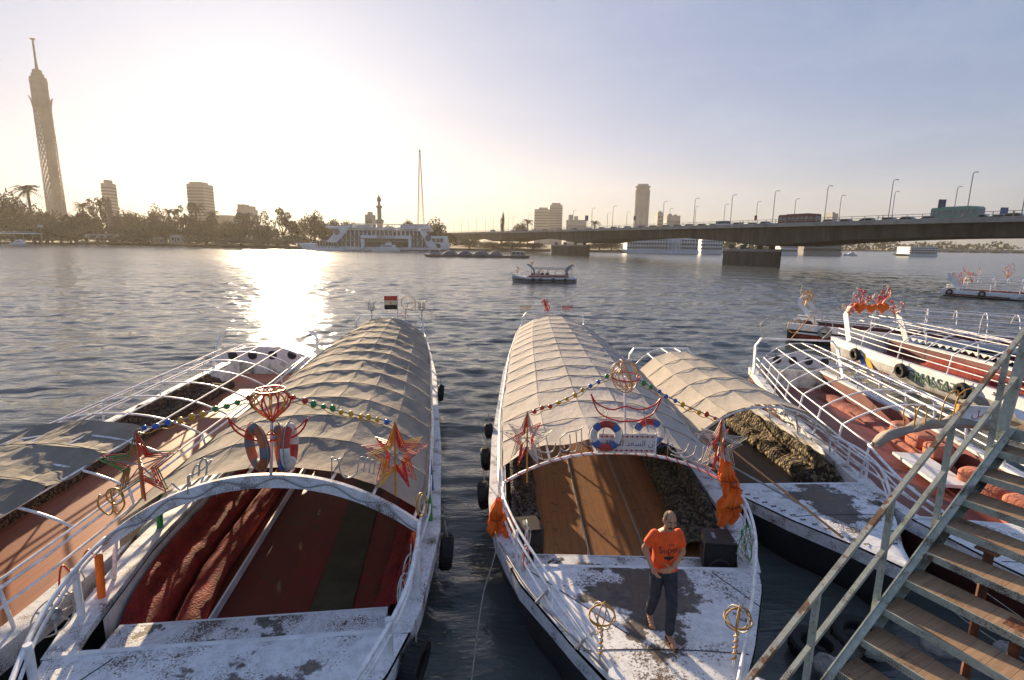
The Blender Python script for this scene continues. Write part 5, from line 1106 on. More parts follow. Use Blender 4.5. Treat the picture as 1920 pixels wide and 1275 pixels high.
# rolled canvas at D's front hoop and its sign
k=MB(); rp=[]
for i in range(15):
    u=lerp(-1,1,i/14); y=5.2; rp.append(Vector((bD.roofw(y)*u,y+.05*math.sin(i*1.3),bD.roofz(u,y)+.06+.02*math.sin(i*2.2))))
rr_=smooth(rp,5); n_=len(rr_)
def rollf(u,v):
    p=rr_[min(n_-1,round(v*(n_-1)))]; a=2*PI*u; r=.115+.025*math.sin(v*31)+.018*math.sin(a*3+v*23)+.012*math.sin(a*5-v*41); r*=min(1,.45+min(v,1-v)*14)
    return (p.x+.02*math.sin(v*40),p.y+r*math.cos(a)*1.15,p.z+r*math.sin(a)*.9-.02*math.sin(v*17))
k.grid(16,n_,rollf,wrap_u=True); o=k.build('rolled_canvas',fabric('grubby_roll_canvas',(.46,.41,.34),(.30,.27,.23),1.5,.1,.6),None,True); tag(o,'rolled up sand canvas lashed along the front hoop of the open framed boat','canvas roll'); bD.place(o)
p=at(1835,776,Y=10.5); t=thing('wooden_sign','pale sign board with red Arabic lettering beside the rolled canvas','sign',p,-.2); MB().box((0,0,0),(.72,.05,.34)).build('panel',M['white_dirty'],t); MB().box((-.36,0,0),(.08,.10,.36)).build('end_post',M['amber'],t)
textmesh("ﻞﻣأ",.22,M['ringred'],'arabic_lettering',t,Matrix.Translation((.02,-.027,.0))@FRONT,.001)
# ---- tyres
def tyre_on(label,boat,sg,y,z,Rr=.3,turn=0,m='black'):
    t=tyre(label,(0,0,0),(0,.12*sg,turn),Rr,.3,m); boat.place(t,(sg*(boat.w(y)+.14),y,z)); return t
tyre_on('black tyre hanging beside the white gunwale just behind the arch of the red floored boat',bA,1,5.9,.72,.29)
tyre_on('grey worn tyre hanging at the bow shoulder of the red floored boat',bA,1,3.4,.80,.30,-.35)
tyre_on('small dark tyre far along the water side of the checked canopy boat',bA,1,15.2,.85,.27)
tyre_on('black tyre nearest the orange vest on the outside of the middle boat',bB,-1,6.6,.72,.28)
tyre_on('black tyre hanging midway outside the middle boat',bB,-1,8.3,.80,.27)
tyre_on('small black tyre high on the outside of the middle boat',bB,-1,9.8,.95,.20)
for i,(y,lb) in enumerate(((18.0,'tyre near the stern of the green lettered boat'),(14.7,'tyre hanging over the first letters of the green lettered boat'),(11.55,'tyre hanging after the last letters of the green lettered boat'))): tyre_on(lb,bE,-1,y,.75,.30)
tyre_on('blue grey tyre on the boat with the white stern screen',bF,-1,19.4,.85,.36,0,'grey'); 
for i,(y,lb) in enumerate(((18.6,'tyre at the stern of the outer boat with dark lettering'),(15.5,'second tyre along the outer boat with dark lettering'),(11.5,'tyre just before the dark letters of the outer boat'))): tyre_on(lb,bG,-1,y,.62,.34)
# ---- bow rails, cord, ornaments on B
def rail(boat,pts,r=.022,name='bow_rail',m=None,n=6): return MB().tube(smooth(pts,n),r,7).build(name,m or boat.tubem,boat.root,True)
def gx(b,y,o=.12): return b.w(y)-o
for sg in(-1,1):
    for k_,dz in enumerate((0,.10,.22)):
        rail(bB,[(sg*(bB.roofw(5.25)),5.25,1.66-dz*1.4),(sg*(gx(bB,4.6)-.02),4.6,1.72-dz*1.6),(sg*gx(bB,3.6),3.6,1.68-dz*1.7),(sg*gx(bB,2.7),2.7,1.55-dz*1.8),(sg*gx(bB,2.0),2.0,1.36-dz*1.2),(sg*gx(bB,1.3,.1),1.3,1.20-dz*.2)])
    for y,h in ((4.6,.64),(3.7,.58),(2.6,.38)): MB().tube([(sg*gx(bB,y),y,bB.z(y)),(sg*gx(bB,y),y,bB.z(y)+h)],.022,7).build('rail_post',M['tube'],bB.root)
rail(bB,[(-gx(bB,4.2,.0),4.2,1.10),(-gx(bB,3,.02),3,1.12),(-gx(bB,2,.06),2,1.16),(-gx(bB,1,.1),1,1.24)],.014,'gunwale_cable',M['steel'])
cord=MB(); pts=[]
for i in range(220):
    u=lerp(-1,1,i/219); y=5.25; a=i*.62; pts.append((bB.roofw(y)*u+.03*math.cos(a)*.5,y+.036*math.cos(a),bB.roofz(u,y)+.036*math.sin(a)))
cord.tube(pts,.009,4); cord.build('red_wrapped_cord',M['red'],bB.root)
bB.cleat(-.98,1.9,.8); bB.cleat(-1.45,2.75,1.0); bB.bollard(-.72,1.25); bB.bollard(.80,1.15)
GLOBE=mat('worn_amber_hoop',(.48,.25,.05),.5,.4,9)
def globe_pole(label,p,h,lean=0):
    t=thing('globe_light',label,'light ornament',p); k=[circ((0,0,h+.14),.145,20,(math.cos(a),math.sin(a),0),(0,0,1)) for a in (0,PI/3,2*PI/3)]+[circ((0,0,h+.14),.15,20,(1,0,0),(0,1,.1))]
    for nm,m,r,l in (('loop',GLOBE,.009,k[:2]+k[3:]),('loop','clear',.009,k[2:3]),('pole','white',.014,[[(0,0,0),(0,0,h)]])):
        q=MB()
        for pl in l: q.tube(pl,r,6)
        q.build(nm,M[m] if isinstance(m,str) else m,t,True)
    q=MB(); q.tube([(.022*math.cos(i*.7),.022*math.sin(i*.7),.1+(h-.1)*i/50) for i in range(51)],.010,5); q.build('twisted_light',M['amber'],t); return t
dz=1.17
globe_pole('yellow hoop globe light on a short pole left of the man on the foredeck',Vector(at(1124,1245,z=dz)),.50)
globe_pole('yellow hoop globe light on the deck edge right of the man',Vector(at(1374,1255,z=dz)),.52)
# knot of white tubes by the right rail, and looped ornaments
c=bB.tip+Vector((gx(bB,3.7)-.05,3.7,1.1))
random.seed(12); L_=[]
for i in range(9): a=rnd(0,PI); L_.append(smooth([(rnd(-.1,.1),rnd(-.2,.2),rnd(.0,.1)),(rnd(-.16,.1),rnd(-.25,.25),rnd(.2,.4)),(rnd(-.1,.1),rnd(-.2,.2),rnd(.45,.7)),(rnd(-.1,.1),rnd(-.1,.1),.3)],5))
scroll('tangled_tube_light','tangle of white tube lights on the rail below the hanging orange vests','light ornament',[('tube','clear',.010,L_[:6]),('tube','green',.008,L_[6:])],c)
c=bB.tip+Vector((-gx(bB,3.5)+.1,3.5,1.1)); scroll('loop_light','white and red looped tube ornament inside the rail near the black loudspeaker','light ornament',[('loop','clear',.010,[circ((0,0,.2),.2,18,(.3,.95,0)),circ((.05,.35,.3),.16,16,(.3,.95,0)),smooth([(0,.3,0),(.02,.5,.5),(.04,.2,.55),(.05,0,.1)])]),('loop','red',.009,[circ((.02,0,.2),.16,16,(.3,.95,0)),smooth([(.05,.35,.05),(.04,.6,.45),(.05,.7,.2)])])],c)
c=bB.tip+Vector((bB.roofw(5.2)-.0,5.05,1.75)); scroll('loop_light','pink white loop of tube light at the top of the orange vest post','light ornament',[('loop','clear',.012,[circ((0,0,.12),.14,14,(.3,.2,0),(0,0,1.4))]),('loop','red',.010,[circ((.03,0,.12),.12,14,(.3,.2,0),(0,0,1.4))])],c)
# ---- bow rails and ornaments on A
for sg in(-1,1):
    for k_,dz in enumerate((0,.09)):
        rail(bA,[(sg*(bA.roofw(5.1)+.08),5.05,1.78-dz),(sg*(gx(bA,4.5)+.02),4.5,1.74-dz),(sg*gx(bA,3.6,.05),3.6,1.62-dz*1.5),(sg*gx(bA,2.6,.05),2.6,1.5-dz*2),(sg*gx(bA,1.6,.05),1.6,1.42-dz*2),(sg*gx(bA,.7,.05),.7,1.35-dz*2)],.03 if k_==0 else .02)
    for y,h in ((4.4,.70),(3.2,.55),(2.0,.38)): MB().tube([(sg*gx(bA,y,.08),y,bA.z(y)),(sg*gx(bA,y,.08),y,bA.z(y)+h)],.045 if y>3 else .03,8).build('rail_post',M['white'],bA.root)
for sg,y,m,lb in ((-1,4.75,M['orange'],'orange'),(-1,6.6,M['green'],'green'),(1,4.9,M['orange'],'o'),(1,6.4,M['green'],'g'),(1,7.6,M['ringblue'],'b')):
    k=MB(); k.tube([(sg*(bA.w(y)-.16),y,bA.z(y)-.05),(sg*(bA.w(y)-.2),y,bA.z(y)+.66)],.05,10); k.build('wrapped_post',m,bA.root)
W_=[circ((0,0,.25),.24,20,(.35,.93,0)),circ((0,0,.25),.07,10,(.35,.93,0))]; SP=[[(0,0,.25),(0+.24*.35*math.cos(a),.24*.93*math.cos(a),.25+.24*math.sin(a))] for a in [i*PI/4 for i in range(8)]]
scroll('wheel_light','wheel shaped tube ornament with bulbs at the corner rail of the red floored boat','light ornament',[('rim','clear',.010,W_[:1]),('hub','grey',.03,W_[1:]),('spoke','clear',.014,SP)],bA.tip+Matrix.Rotation(bA.yaw,3,'Z')@Vector((-gx(bA,4.0,.0),4.0,1.1)))
scroll('loop_light','amber trident shaped loops at the foot of the white arch on the quay corner','light ornament',[('loop','amber',.012,[smooth([(-.16,0,.22),(-.2,0,.05),(-.08,0,-.08),(0,0,.0),(0,0,.3)]),smooth([(.14,0,.25),(.17,0,.08),(.06,0,-.06),(0,0,0)]),circ((.05,0,.2),.12,14)])],qA(212,955))
scroll('loop_light','amber and white hoop ornament at the other foot of the white arch','light ornament',[('loop','amber',.014,[circ((0,0,.12),.11,14,(.6,.4,0),(0,0,1.7))]),('loop','clear',.012,[circ((.03,.02,.12),.09,14,(.6,.4,0),(0,0,1.7))])],qA(790,960))
scroll('loop_light','red zigzag tube ornament on the rail inside the open framed boat','light ornament',[('loop','red',.012,[smooth([(0,0,0),(.02,.1,.5),(.05,.25,.3),(.07,.5,.5),(.1,.6,.2)])]),('loop','clear',.010,[circ((.05,.2,.15),.1,12,(.1,1,0)),smooth([(.02,.1,.1),(.04,.3,.4),(.05,.4,.1)])])],b0.tip+Vector((1.62,6.2,1.05)))
scroll('loop_light','white and red tube loops on the water side bow rail of the red floored boat','light ornament',[('loop','clear',.011,[circ((0,.2,.2),.17,14,(.3,.95,0),(0,0,1.5)),circ((0,-.2,.2),.15,14,(.3,.95,0),(0,0,1.5)),smooth([(0,-.5,0),(0,-.3,.4),(0,.1,.1),(0,.4,.5)])]),('loop','red',.011,[smooth([(0,.3,.1),(0,.45,.6),(0,.6,.2)]),circ((.03,.0,.25),.14,14,(.3,.95,0),(0,0,1.5))])],bA.tip+Matrix.Rotation(bA.yaw,3,'Z')@Vector((gx(bA,4.2,.2),4.2,1.2)))
cr=MB(); cr.tube(smooth([(1.75,1.6,1.2),(1.72,1.75,1.6),(1.5,2.0,1.75),(1.3,1.9,1.5),(1.25,1.6,1.2)],6),.02,6); cr.build('bow_hoop',M['amber'],bA.root)
random.seed(4); co_=MB()
for i in range(6): co_.tube(circ((0,0,.03*i),.13+rnd(-.02,.02),16,(1,0,.1),(0,1,.1)),.018,5)
o=co_.build('rope_coil',M['rope']); tag(o,'coil of pale rope hung at the corner post of the red floored boat','rope'); bA.place(o,(-gx(bA,2.6,.0)+.05,2.6,1.2))
o=MB().tube(smooth([qB(938,968,-.4),at(928,1040,Y=7.9),at(905,1120,Y=7.2),at(884,1275,Y=6.0)],8),.011,6).build('mooring_rope',M['rope']); tag(o,'thin mooring rope running down from the vest rail of the middle boat to the water','rope')
# ---- stern ornaments of A and B
sA=Matrix.Rotation(bA.yaw,3,'Z'); 
def stern(boat,px,py,dy=0): n=Matrix.Rotation(boat.yaw,3,'Z')@Vector((0,1,0)); return onplane(px,py,boat.tip+n*(boat.L-.55+dy),n)
p=stern(bA,746,600); q=stern(bA,746,560); fl=thing('flag','small red white and black flag with gold emblem on the checked canopy boat stern','flag',p)
MB().tube([(0,0,0),(0,0,q.z-p.z+.15)],.014,6).build('flag_pole',M['steel'],fl)
wd,hh=.62,.62; z1=q.z-p.z+.12
def wave(u): return .05*math.sin(u*7)
for i,(m,nm) in enumerate(((M['ringred'],'red_stripe'),(mat('flag_white',(.62,.55,.42),.8,.1,4),'white_stripe'),(M['black'],'black_stripe'))):
    MB().grid(9,3,lambda u,v:(-wd*u,wave(u),z1-hh*(i+v)/3)).build(nm,m,fl,True)
k=MB(); k.prism([(-.36,-.03),(-.31,.07),(-.26,-.03),(-.27,-.08),(-.35,-.08)],-.012,-.006,lambda x,y,z:(x,wave(.5)+z-.01,z1-hh*.5+y)); k.build('emblem',M['amber'],fl)
for px,lb in ((697,'tulip shaped wire lamp at the sun side of the stern frame, checked canopy boat'),(791,'tulip shaped wire lamp at the river side of the stern frame, checked canopy boat')):
    p=stern(bA,px,600); h=stern(bA,px,568).z-p.z
    scroll('tulip_lamp',lb,'lamp',[('stem','steel',.02,[[(0,0,0),(0,0,h*.55)]]),('petal','steel',.014,[smooth([(0,0,h*.5),(.16*math.cos(a),.16*math.sin(a),h*.7),(.13*math.cos(a),.13*math.sin(a),h*.95),(.27*math.cos(a),.27*math.sin(a),h*1.1)]) for a in [i*PI/3 for i in range(6)]]),('rim','steel',.014,[circ((0,0,h*.75),.16,14,(1,0,0),(0,1,0))])],p)
p=stern(bA,758,598); scroll('wire_swirl_light','curled wire light ornament rising behind the small flag','light ornament',[('curl','amber',.013,[circ((.2,0,.75),.32,16,a0=i*.8,a1=i*.8+3.6) for i in range(4)]+[circ((.35,0,.6),.2,14)]),('stem','steel',.016,[[(.05,0,0),(.1,0,.6)]]),('base_script','red',.014,[smooth([(-.25,0,.1),(-.15,0,.3),(-.05,0,.08),(.08,0,.3),(.2,0,.1)])])],p)
for px,lb in ((985,'small framed lamp panel on the sun side of the stern frame, middle boat'),(1063,'small framed lamp panel on the bridge side of the stern frame, middle boat')):
    p=stern(bB,px,594); h=.62
    scroll('panel_lamp',lb,'lamp',[('stem','steel',.018,[[(0,0,0),(0,0,h*.6)]]),('frame','clear',.022,[[(-.3,0,h*.55),(.3,0,h*.55),(.3,0,h*1.0),(-.3,0,h*1.0),(-.3,0,h*.55)]]),('slat','red' if px>1000 else 'amber',.02,[[(-.3,0,h*q_),(.3,0,h*q_)] for q_ in(.66,.78,.9)])],p)
p=stern(bB,1022,596); L_=[]
random.seed(6)
for i in range(9): L_.append(smooth([(rnd(-.2,.25),rnd(-.05,.05),rnd(.25,.35)),(rnd(-.12,.25),rnd(-.1,.1),rnd(.5,.7)),(rnd(-.3,.25),0,rnd(.75,.95)),(rnd(-.25,.2),0,rnd(.85,1.05))],5))
scroll('bird_light','red and white bundle of bent light tubes at the middle of the stern frame','light ornament',[('tube','red',.022,L_[:6]),('tube','clear',.018,L_[6:]),('stand','steel',.018,[[(-.45,0,0),(-.45,0,.22),(.45,0,.22),(.45,0,0)],[(0,0,0),(0,0,.4)],[(-.45,0,.12),(.45,0,.12)]])],p)
# ---- E, F, G dressing
def hulltext(boat,sg,txt,size,y,z,m,name='hull_lettering'):
    x=sg*(boat.w(y)*.985+.065); Mx=Matrix.Translation((x,y,z))@(Matrix.Rotation(-PI/2 if sg<0 else PI/2,4,'Z')@FRONT); return textmesh(txt,size,m,name,boat.root,Mx,.012)
DG=mat('dark_green_letters',(.02,.11,.05),.5,.1,3)
hulltext(bE,-1,'ADGMALSATE',.58,13.45,.66,DG); hulltext(bG,-1,'KARNAK',.60,8.8,.42,M['hull_dark'])
for y,zc,m,nm in ((17.2,.62,M['yellow'],'yellow_flash'),(17.7,.62,M['blue'],'blue_flash'),(9.6,.7,M['ringblue'],'blue_swirl')):
    x=-(bE.w(y)*.985+.03); MB().prism([(y-.5,zc-.3),(y-.1,zc-.3),(y+.35,zc+.28),(y+.0,zc+.28)],x,x+.03,lambda a,b,c:(c,a,b)).build(nm,m,bE.root)
textmesh("ﺪﻌﺴﻟا",.26,M['hull_dark'],'arabic_lettering',bE.root,Matrix.Translation((-(bE.w(10)+.03),10.2,1.0))@(Matrix.Rotation(-PI/2,4,'Z')@FRONT),.01)
hulltext(bC,1,'ALAMI',.30,6.0,.80,M['ringred'])
for (boat,sg,y0,y1,lb) in ((bE,1,6,17.5,'red bench upholstery on the far side of the green lettered boat'),(bE,-1,6,17.0,'red bench upholstery on the near side of the green lettered boat'),(bF,-1,6,18,'dark red bench upholstery of the boat with the white stern screen'),(bF,1,6,18,'dark red near bench upholstery of the boat with the white stern screen'),(bG,1,6,17,'red bench upholstery of the outer boat with dark lettering')):
    cushion('bench_cushion',lb,'cushion',boat,sg,y0,y1,.27,.55,.35,REDP if boat is not bF else plush('dark_red_cover',(.16,.03,.03),(.07,.015,.015),6),.42,.03,3,back=.25)
MB().box((-.5,9.5,.72),(.8,3.0,.06)).build('blue_table_top',mat('blue_table',(.07,.12,.30),.5,.2,2),bE.root)
def skirt(boat,sides,m,y0,y1,dz=.18,n=40):
    for sg in sides:
        k=MB()
        for i in range(n):
            y=lerp(y0,y1,i/n); dy=(y1-y0)/n; x=sg*(boat.w(y)-.2); k.add([(x,y,boat.z(y)+dz),(x,y+dy,boat.z(y)+dz),(x,y+dy*.5,boat.z(y)+dz-.15)],[(0,1,2)])
        k.build('pennant_trim',m,boat.root)
skirt(bE,(1,),M['white'],4,19,.3); skirt(bF,(-1,),M['hull_dark'],6,20,.3)
def antlers(label,p,h,m1,m2,seed,n=10,w=.5):
    random.seed(seed); L1=[]
    for i in range(n):
        a=rnd(0,2*PI); b=rnd(.4,1); L1.append(smooth([(0,0,0),(w*.3*math.cos(a),w*.3*math.sin(a),h*.4*b),(w*.8*math.cos(a),w*.8*math.sin(a),h*.75*b),(w*math.cos(a+.4)*.7,w*math.sin(a+.4)*.7,h*b)],4)+circ((w*.6*math.cos(a+.4),w*.6*math.sin(a+.4),h*b),.08,6))
    return scroll('branching_light',label,'light ornament',[('branch',m1,.022,L1[:n//2+1]),('branch',m2,.02,L1[n//2+1:])],p)
antlers('tall branching red light tree on the near side of the red stern arch',at(1612,582,Y=27.2),1.15,'red','clear',1)
antlers('tall branching red light tree on the far side of the red stern arch',at(1650,578,Y=27.4),1.15,'red','clear',2)
antlers('spiky wheel light on the near end of the red stern arch',at(1592,592,Y=27.1),.7,'clear','red',3,9,.45)
antlers('spiky wheel light on the far end of the red stern arch',at(1678,590,Y=27.5),.7,'clear','red',4,9,.45)
for px,py,s,lb in ((1612,577,.34,'orange heart ornament on the near leg of the red stern arch'),(1634,578,.3,'orange heart ornament in the middle of the red stern arch'),(1655,577,.34,'orange heart ornament on the far leg of the red stern arch')):
    p=at(px,py,Y=27.0); k=MB(); pts=[(16*math.sin(2*PI*j/24)**3/17*s,(13*math.cos(2*PI*j/24)-5*math.cos(4*PI*j/24)-2*math.cos(6*PI*j/24)-math.cos(8*PI*j/24))/17*s) for j in range(24)]
    k.prism(pts,-.03,.03,lambda x,y,z:(x,z,y)); o=k.build('heart_ornament',M['orange'],loc=p); tag(o,lb,'light ornament')
antlers('tall slim branching light on the white stern screen of the rear boat',at(1507,582,Y=33.5),1.7,'amber','clear',7,8,.35)
antlers('small branching light on the outer corner of the white stern screen',at(1522,566,Y=33.0),.7,'clear','amber',8,7,.3)
antlers('branching red light on the stern of the outer boat with dark lettering',at(1806,532,Y=66),2.1,'red','amber',9,9,.9)
antlers('second branching red light on the stern of the outer boat with dark lettering',at(1822,530,Y=66),1.9,'red','clear',10,9,.9)
antlers('branching amber light on the farthest boat at the edge of the picture',at(1888,524,Y=80),2.4,'amber','red',11,9,1.0)
scroll('wire_swan_light','pair of curled wire ornaments on the stern frame of the open boat with pink cushions','light ornament',[('curl','clear',.016,[smooth([(-1.3,0,0),(-1.45,0,.5),(-1.2,0,.75),(-.9,0,.7),(-1.05,0,.55)]),smooth([(1.0,0,0),(1.35,0,.45),(1.1,0,.8),(.85,0,.75)]),circ((0,0,.55),.2,14)]),('curl','amber',.016,[smooth([(-.2,0,0),(.1,0,.4),(.5,0,.9),(.6,0,.5),(.25,0,.3)]),circ((-.1,.1,.45),.25,14)])],bD.place(bpy.data.objects.new('tmp',None),(0,14.95,2.45)).location)
scroll('wire_hook_light','thin curled wire lights rising from the rolled canvas','light ornament',[('curl','amber',.012,[smooth([(0,0,0),(.05,0,.5),(.25,0,.65),(.3,0,.45)]),smooth([(.25,0,.1),(.3,0,.55),(.55,0,.7),(.55,0,.5)]),smooth([(-.7,0,-.1),(-.75,0,.25),(-.55,0,.3),(-.5,0,-.1)]),smooth([(-.5,0,0),(-.45,0,.3),(-.3,0,.25),(-.3,0,-.1)])])],at(1762,790,Y=10.2))
for px,lb in ((1345,0),): pass
# loose poles across C's foredeck
for i,(a,b,lb) in enumerate((((1375,845),(1580,1008),'long dark mooring pole lying from the rail across the flaking foredeck'),((1360,868),(1512,952),'pale pole lying beside the mooring pole on the flaking foredeck'))):
    p,q=at(*a,z=1.55 if i==0 else 1.4),at(*b,z=1.05); o=MB().tube([p,q],.022,7).build('mooring_pole',M['wood'] if i==0 else M['steel']); tag(o,lb,'pole')
rail(bC,[(1.62,4.6,1.5),(1.78,3.8,1.46),(1.66,3.0,1.40),(1.35,2.3,1.25),(1.15,1.9,1.02)],.03); rail(bC,[(1.60,4.6,1.38),(1.74,3.8,1.34),(1.62,3.0,1.28),(1.32,2.3,1.14),(1.12,1.95,1.0)],.018)
for y in(3.3,4.0): MB().tube([(bC.w(y)-.08,y,.95),(bC.w(y)-.08,y,1.45)],.03,7).build('rail_post',M['white'],bC.root)
rail(bD,[(-1.75,5.3,1.75),(-1.82,4.6,1.7),(-1.7,3.8,1.5),(-1.35,2.8,1.3),(-.9,1.8,1.15)],.03); rail(bD,[(-1.75,5.3,1.55),(-1.82,4.6,1.5),(-1.7,3.8,1.32),(-1.35,2.8,1.15)],.02)
# hoop screen panel on E's stern, B's torn front rail
# ---------------------------------------------------------------- people
def fuse(mb,name,m,parent,vox,smooth_it=2):
    o=mb.build('tmp_'+name,m); r=o.modifiers.new('r','REMESH'); r.mode='VOXEL'; r.voxel_size=vox; r.use_smooth_shade=True
    sm=o.modifiers.new('s','SMOOTH'); sm.factor=.5; sm.iterations=smooth_it
    bpy.context.view_layer.update(); me=bpy.data.meshes.new_from_object(o.evaluated_get(bpy.context.evaluated_depsgraph_get())); bpy.data.objects.remove(o)
    me.name=name; me.materials.clear(); me.materials.append(m); me.polygons.foreach_set('use_smooth',[True]*len(me.polygons))
    q=bpy.data.objects.new(name,me); COL.objects.link(q)
    if parent: q.parent=parent
    return q
def limb(k,pts,rs,n=10):
    P=[Vector(p) for p in pts]
    for (a,b),(r0,r1) in zip(zip(P,P[1:]),zip(rs,rs[1:])): k.tube([a.lerp(b,i/4) for i in range(5)],r0,n,r2=r1)
    for p,r in zip(P,rs): k.ball(p,r*1.0,n=10,k=6)
def loft(k,rings,n=18):
    k.grid(n,len(rings),lambda u,v:(lambda c,rx,ry:(c[0]+rx*math.copysign(abs(math.cos(2*PI*u))**.85,math.cos(2*PI*u)),c[1]+ry*math.copysign(abs(math.sin(2*PI*u))**.85,math.sin(2*PI*u)),c[2]))(*rings[round(v*(len(rings)-1))]),wrap_u=True)
    for c,rx,ry in (rings[0],rings[-1]): k.ball(c,rx,ry,.01,12,4)
SKIN=mat('brown_skin',(.50,.255,.150),.5,.14,14); HAIR=mat('dark_hair',(.03,.024,.02),.8,.3,30); TEE=mat('orange_tee_shirt',(.92,.105,.015),.8,.16,9,bump=.25,bscale=22); JEAN=mat('dark_blue_jeans',(.022,.028,.045),.8,.5,14,bump=.2,bscale=60,lo=.3,hi=.6); SOLE=mat('brown_sandal',(.10,.05,.03),.7,.3,10)
def hand(k,w,d,palm,curl=.6,side=1):
    """palm from wrist w along d; palm normal; five unequal fingers and a thumb leaving the side of the palm"""
    w=Vector(w); d=Vector(d).normalized(); nrm=Vector(palm).normalized(); s=d.cross(nrm).normalized()*side
    k.ball(w+d*.045,.042,.042,.042,10,7); 
    for q in(-.026,-.009,.009,.026): k.tube([w+s*q*.6,w+d*.085+s*q],.014,8)
    for q,L,r in((-.028,.058,.0075),(-.010,.072,.0085),(.010,.076,.0088),(.028,.068,.0085)):
        p=w+d*.085+s*q; a=d
        for j,f in enumerate((.45,.32,.25)):
            a=(a+nrm*curl*(.35+.35*j)).normalized(); e=p+a*L*f; k.tube([p,e],r*(1-.08*j),7); k.ball(e,r*(.98-.08*j),n=7,k=5); p=e
    p=w+d*.03+s*.03; a=(s*.8+d*.6+nrm*.25).normalized(); e=p+a*.04; k.tube([p,e],.012,8); k.ball(e,.0115,n=7,k=5); a=(a*.5+d*.8+nrm*.5).normalized(); k.tube([e,e+a*.032],.0105,8); k.ball(e+a*.032,.009,n=7,k=5)
man=thing('person','man in orange t-shirt and dark jeans walking forward over the flaked foredeck, looking down','person',(1.925,5.93,1.165),R(4)); man.scale=(.92,.95,1)
k=MB()
loft(k,[((0,.0,.84),.15,.105),((0,-.005,.95),.148,.105),((0,-.01,1.08),.145,.105),((0,-.015,1.2),.165,.11),((0,-.015,1.31),.175,.10),((0,-.015,1.38),.12,.075),((0,-.025,1.42),.06,.058)])
limb(k,[(0,-.02,1.38),(0,-.05,1.47)],[.056,.054])
HC=Vector((0,-.085,1.565)); HM=Matrix.Rotation(R(9),3,'X')
def hp(x,y,z): return HC+HM@Vector((x,y,z))
k.ball(HC,.080,.100,.116,18,12,M=HM); k.ball(hp(0,-.018,-.062),.056,.066,.062,14,9,M=HM); k.ball(hp(0,-.055,-.098),.026,.024,.022)
k.ball(hp(0,-.098,-.012),.012,.020,.026,M=HM); k.ball(hp(0,-.108,-.028),.017,.014,.012,M=HM); k.ball(hp(0,-.083,.024),.056,.018,.014,M=HM)
for s in(-1,1): k.ball(hp(s*.079,.008,-.008),.012,.024,.034,M=HM); k.ball(hp(s*.040,-.068,-.03),.026,.022,.024,M=HM)
# arms
armL=[(-.165,-.01,1.34),(-.262,.055,1.12),(-.205,-.105,.955)]; armR=[(.165,-.01,1.34),(.232,-.02,1.10),(.035,-.195,.985)]
limb(k,armL,[.056,.045,.030]); limb(k,armR,[.056,.045,.030])
hand(k,armL[2],(.45,-.55,-.7),(.9,.3,.1),.55,1); hand(k,armR[2],(-.93,-.10,-.22),(.1,1,-.1),.55,-1)
# legs and feet
legF=[(.085,-.0,.84),(.085,-.155,.475),(.065,-.175,.09)]; legB=[(-.085,.01,.84),(-.085,.03,.47),(-.075,.215,.115)]
limb(k,legF,[.088,.062,.040]); limb(k,legB,[.088,.062,.040])
def foot(k,a,lift=0):
    a=Vector(a); d=Vector((.08 if a.x>0 else -.05,-1,-lift)).normalized()
    for j in range(6): q=j/5; k.ball(a+Vector((0,.03,-.045))+d*(q*.19),.034+.010*math.sin(PI*q),.04,.030-.010*q,10,6)
    for j,L in enumerate((.24,.236,.23,.222,.212)):
        s=(-.032+.016*j)*(1 if a.x<0 else -1)*-1; k.tube([a+Vector((s,.03,-.057))+d*.17,a+Vector((s,.03,-.060))+d*L],.0095 if j else .012,7)
foot(k,legF[2]); foot(k,legB[2],.25)
body=fuse(k,'body',SKIN,man,.0065,2)
# shirt
SR=[((0,.0,.875),.178,.128),((0,-.005,.95),.172,.128),((0,-.012,1.06),.168,.126),((0,-.016,1.18),.174,.126),((0,-.016,1.29),.178,.116),((0,-.016,1.355),.150,.090),((0,-.022,1.405),.082,.068)]
k=MB(); loft(k,SR,24)
for arm,s in((armL,-1),(armR,1)):
    a,b=Vector(arm[0]),Vector(arm[1]); k.ball(a+Vector((-s*.004,0,-.002)),.068); k.tube([a.lerp(b,i/6*.66) for i in range(7)],.066,14,r2=.068)
sh=fuse(k,'t_shirt',TEE,man,.008,3)
# folds in the shirt
for v in sh.data.vertices:
    x,y,z=v.co; w=math.exp(-((z-.97)/.1)**2)*.006*math.sin(z*70+x*25+2*math.sin(x*14)); v.co.y+=w if y<0 else -w
def onshirt(me,off=.006):
    for v in me.vertices:
        x,z=v.co.x,v.co.z
        ry=interp([(c[2],ry) for c,rx,ry in SR],z); rx=interp([(c[2],rx) for c,rx,ry in SR],z); cy=interp([(c[2],c[1]) for c,_,_ in SR],z)
        q=max(0,1-abs(x/rx)**2.35)**.4255; v.co.y=cy-ry*q-off
INK=mat('shirt_ink',(.03,.022,.03),.8,.3,8)
def shirttext(txt,size,x,z,rot=0):
    o=textmesh(txt,size,INK,'shirt_print',sh,Matrix.Translation((x,-.2,z))@Matrix.Rotation(rot,4,'Y')@FRONT@Matrix.Shear('XY',4,(.25,0)) if False else Matrix.Translation((x,-.2,z))@Matrix.Rotation(rot,4,'Y')@FRONT,0)
    onshirt(o.data)
shirttext('SUPER',.028,.02,1.262,0); shirttext('Super',.118,.0,1.195,-.06); shirttext('STATE',.034,.02,1.135,-.06)
k=MB(); k.add([(-.075,-.2,1.105),(0,-.2,1.118),(0,-.2,1.098),(.075,-.2,1.112),(.06,-.2,1.090),(.02,-.2,1.075),(0,-.2,1.052),(-.02,-.2,1.072),(-.06,-.2,1.085)],[(0,1,2,8),(1,3,4,2),(2,4,5,6),(8,2,6,7)]); o=k.build('shirt_print',INK,sh); onshirt(o.data)
